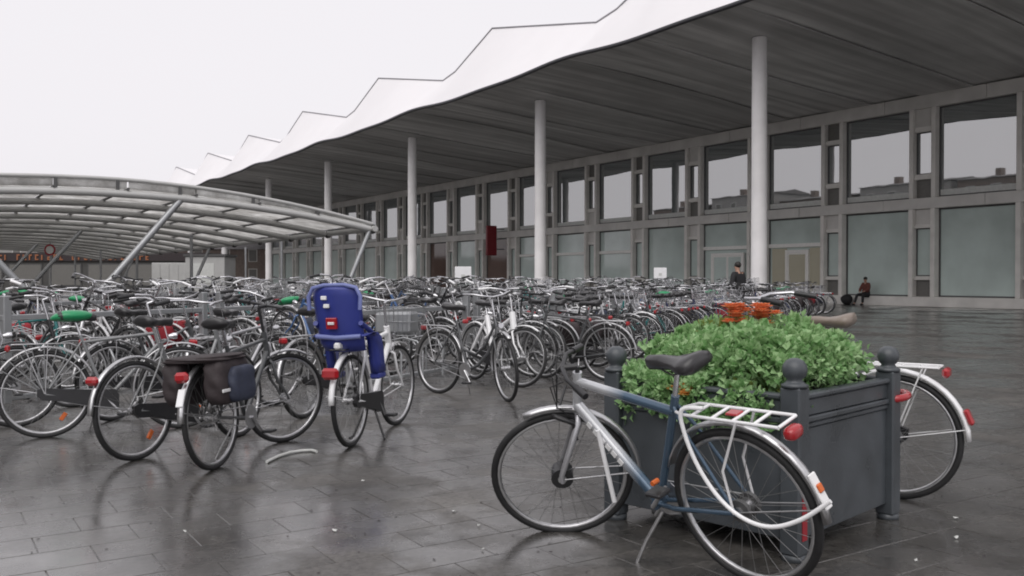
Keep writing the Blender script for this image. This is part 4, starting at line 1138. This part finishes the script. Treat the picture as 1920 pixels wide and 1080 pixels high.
for cx, cy in ((.0, .09), (.10, .0)):
    for _ in range(20): blossom((cx+q.gauss(0, .026), cy+q.gauss(0, .026), .385+q.uniform(-.05, .06)), .05, M['petal'])
for _ in range(8): blossom((-.60+q.uniform(-.03, .04), .06+q.uniform(-.06, .05), .04+q.uniform(-.03, .04)), .04, M['petal_yellow'])
for _ in range(5):
    a, b_ = q.uniform(.0, .25), q.uniform(0, .25)
    MB().tube([(a, b_, .28), (a+q.uniform(-.02, .02), b_, .43)], .004, 4).build('stem', M['leaf_yellow'], plant)
# cable lock round the planter post
cl = MB().tube([(PCn.x + .085*cos(2*pi*i/20), PCn.y + .085*sin(2*pi*i/20), .66 + .012*sin(2*pi*i/20+1)) for i in range(20)], .021, 8, closed=True).build('bicycle_lock', M['red_lens'])
tag(cl, 'red cable lock looped round the planter corner post', 'lock')

# ------------------------------------------------------------------ people
def skin_body(name, verts, edges, radii, mt, parent, root=0):
    me = bpy.data.meshes.new(name); me.from_pydata(verts, edges, []); me.materials.append(mt)
    o = link(name, me, parent)
    md = o.modifiers.new('skin', 'SKIN'); md.use_smooth_shade = True
    for i, r in enumerate(radii):
        d = me.skin_vertices[0].data[i]; d.radius = (r, r) if not isinstance(r, tuple) else r
        d.use_root = (i == root)
    sb_ = o.modifiers.new('sub', 'SUBSURF'); sb_.levels = 1; sb_.render_levels = 2
    return o
def person(loc, rot, label, J, jacket, trousers, holds=None):
    """J: joint positions by name, one continuous body; clothing grows on the same joints a little larger"""
    t = thing('person', label, 'person', loc, (0, 0, rot))
    names = ['pelvis', 'waist', 'chest', 'neck', 'head', 'crown', 'shl', 'ell', 'wrl', 'hal', 'shr', 'elr', 'wrr', 'har', 'hil', 'knl', 'anl', 'tol', 'hir', 'knr', 'anr', 'tor']
    E = [('pelvis', 'waist'), ('waist', 'chest'), ('chest', 'neck'), ('neck', 'head'), ('head', 'crown'), ('chest', 'shl'), ('shl', 'ell'), ('ell', 'wrl'), ('wrl', 'hal'), ('chest', 'shr'), ('shr', 'elr'), ('elr', 'wrr'), ('wrr', 'har'),
         ('pelvis', 'hil'), ('hil', 'knl'), ('knl', 'anl'), ('anl', 'tol'), ('pelvis', 'hir'), ('hir', 'knr'), ('knr', 'anr'), ('anr', 'tor')]
    rad = dict(pelvis=.12, waist=.11, chest=.13, neck=.05, head=.085, crown=.075, shl=.06, ell=.042, wrl=.03, hal=.035, shr=.06, elr=.042, wrr=.03, har=.035, hil=.085, knl=.058, anl=.04, tol=.04, hir=.085, knr=.058, anr=.04, tor=.04)
    ix = {n: i for i, n in enumerate(names)}
    skin_body('body', [J[n] for n in names], [(ix[a], ix[b_]) for a, b_ in E], [rad[n] for n in names], M['skin'], t)
    def cloth(nm, ns, mt, grow):
        ii = {n: i for i, n in enumerate(ns)}
        skin_body(nm, [J[n] for n in ns], [(ii[a], ii[b_]) for a, b_ in E if a in ii and b_ in ii], [rad[n]+grow for n in ns], mt, t)
    cloth('jacket', ['waist', 'pelvis', 'chest', 'shl', 'ell', 'wrl', 'shr', 'elr', 'wrr'], jacket, .035)
    cloth('trousers', ['pelvis', 'hil', 'knl', 'anl', 'hir', 'knr', 'anr'], trousers, .02)
    h = Vector(J['crown']); hd = Vector(J['head'])
    MB().ball(h + Vector((-.012, 0, .0)), (.10, .092, .095), 12, 8).build('hair', M['hair'], t)
    f = MB(); f.ball(hd + Vector((.088, 0, .0)), (.014, .012, .022), 6, 5); f.build('nose', M['skin'], t)
    e = MB()
    for y in (-.032, .032): e.ball(hd + Vector((.080, y, .03)), .010, 6, 5)
    e.build('eyes', M['hair'], t)
    for n in ('tol', 'tor'): MB().ball(Vector(J[n]) + Vector((-.05, 0, 0)), (.13, .05, .05), 10, 6).build('shoe', M['cloth_black'], t)
    for sgn, hn, wn in ((1, 'hal', 'wrl'), (-1, 'har', 'wrr')):
        hv = Vector(J[hn]); dv_ = (hv - Vector(J[wn])).normalized(); sd = dv_.orthogonal().normalized()
        m = MB()
        for k in range(4): m.tube([hv + sd*(k-1.5)*.018, hv + sd*(k-1.5)*.02 + dv_*(.06 + .01*(k in (1, 2)))], [.009, .007], 5)
        m.build('fingers', M['skin'], t)
    return t
# seated on the plinth ledge, local +x faces the square
sit = dict(pelvis=(-.02, 0, .52), waist=(-.03, 0, .68), chest=(-.02, 0, .92), neck=(.02, 0, 1.10), head=(.06, 0, 1.22), crown=(.05, 0, 1.29),
           shl=(-.01, .17, 1.02), ell=(.10, .24, .78), wrl=(.28, .14, .68), hal=(.34, .10, .66), shr=(-.01, -.17, 1.02), elr=(.08, -.25, .78), wrr=(.27, -.15, .66), har=(.33, -.11, .63),
           hil=(.04, .10, .52), knl=(.44, .16, .52), anl=(.50, .17, .10), tol=(.62, .18, .045), hir=(.04, -.10, .52), knr=(.43, -.18, .50), anr=(.60, -.20, .10), tor=(.72, -.21, .045))
s_sit = 27.6
person(B(38.42, s_sit), TH+pi, 'person in a rust jacket and dark trousers sitting on the station ledge', sit, M['cloth_red'], M['cloth_black'])
bgk = sack(0, 0, 0, (.24, .30, .27), M['cloth_black'], 'dark soft bag standing on the ground beside the seated person')
bgk.location = B(38.1, s_sit+.85, .25); bgk.rotation_euler = (0, 0, TH)
stand = dict(pelvis=(0, 0, .95), waist=(0, 0, 1.1), chest=(.01, 0, 1.33), neck=(.01, 0, 1.50), head=(.03, 0, 1.61), crown=(.02, 0, 1.68),
             shl=(0, .18, 1.42), ell=(.0, .25, 1.14), wrl=(.12, .24, .92), hal=(.17, .23, .86), shr=(0, -.18, 1.42), elr=(0, -.25, 1.14), wrr=(.10, -.25, .90), har=(.15, -.24, .84),
             hil=(0, .10, .93), knl=(.05, .11, .50), anl=(.0, .11, .09), tol=(.13, .12, .045), hir=(0, -.10, .93), knr=(-.03, -.11, .50), anr=(-.12, -.11, .10), tor=(.0, -.12, .045))
person((6.35, 25.5, 0), 2.2, 'person with dark hair in a black jacket standing behind the bicycles', stand, M['cloth_black'], M['cloth_black'])

# ------------------------------------------------------------------ small things
cb = MB().tube([(.0, -.1, .012), (.03, .10, .012), (.08, .24, .013), (.15, .31, .012), (.22, .33, .012), (.27, .27, .012)], .011, 8).build('cable', M['sill'])
cb.location = (-1.72, 6.45, .002); tag(cb, 'pale curved cable lying on the wet paving before the child seat bicycle', 'cable')
q = random.Random(3)
litter = [(1720, 1055, 'white'), (1793, 975, 'white'), (1795, 1012, 'sill'), (627, 998, 'white'), (898, 990, 'white'), (850, 962, 'sill'), (345, 1000, 'sill'), (480, 1018, 'sill'), (680, 905, 'white'), (880, 912, 'sill'), (1075, 1046, 'sill'), (130, 965, 'sill'), (905, 1035, 'white'), (500, 985, 'sill')]
WORDS = ['scrap of white paper beside the planter bicycle wheel', 'small white scrap on the paving past the planter', 'faint scrap below the small white scrap', 'bright white scrap on the paving before the child seat bicycle',
         'white paper crumb before the silver front wheel', 'grey leaf on the paving before the silver front wheel', 'grey leaf on the open paving at the slab corner', 'flat grey leaf on the paving joint',
         'white crumb below the child seat wheel', 'grey crumb between child seat bicycle and silver bicycle', 'grey leaf close to the lower edge of the paving', 'grey leaf on the open paving by itself', 'white torn paper close to the camera', 'grey crumb near the wet paving joint']
for (px, py, mt), lab in zip(litter, WORDS):
    if mt == 'sill' and px not in (1795, 345, 850): continue
    Y = 1700*1.3/(py-522); X = (px-960)*Y/1700
    m = MB(); n = 7; r = q.uniform(.008, .02)
    ring_ = [(r*q.uniform(.6, 1.3)*cos(2*pi*i/n), r*q.uniform(.5, 1)*sin(2*pi*i/n), .003+q.uniform(0, .012)) for i in range(n)]
    m.add(ring_ + [(0, 0, .010)] + [(x, y, z-.0025) for x, y, z in ring_], [(i, (i+1) % n, n) for i in range(n)] + [(n+1+i, n+1+(i+1) % n, (i+1) % n, i) for i in range(n)])
    o = m.build('litter_scrap', M['sill']); o.location = (X, Y, .003); o.rotation_euler = (0, 0, q.uniform(0, 6)); tag(o, lab, 'litter', 'litter on the wet paving')
# wet dark leaves and crumbs nobody would count
m = MB()
for _ in range(260):
    y = q.uniform(3.8, 10); x = q.uniform(-.55, .55)*y; r = q.uniform(.004, .013); a = q.uniform(0, 6)
    m.add([(x+r*cos(a+k*1.57)*(1 if k % 2 else .6), y+r*sin(a+k*1.57)*(1 if k % 2 else .6), .0045+.003*q.random()) for k in range(4)], [(0, 1, 2, 3)], False)
m.build('fallen_leaves', M['bag_brown'], kind='stuff')
print('bicycles in rows', n_b, 'objects', len(bpy.data.objects))
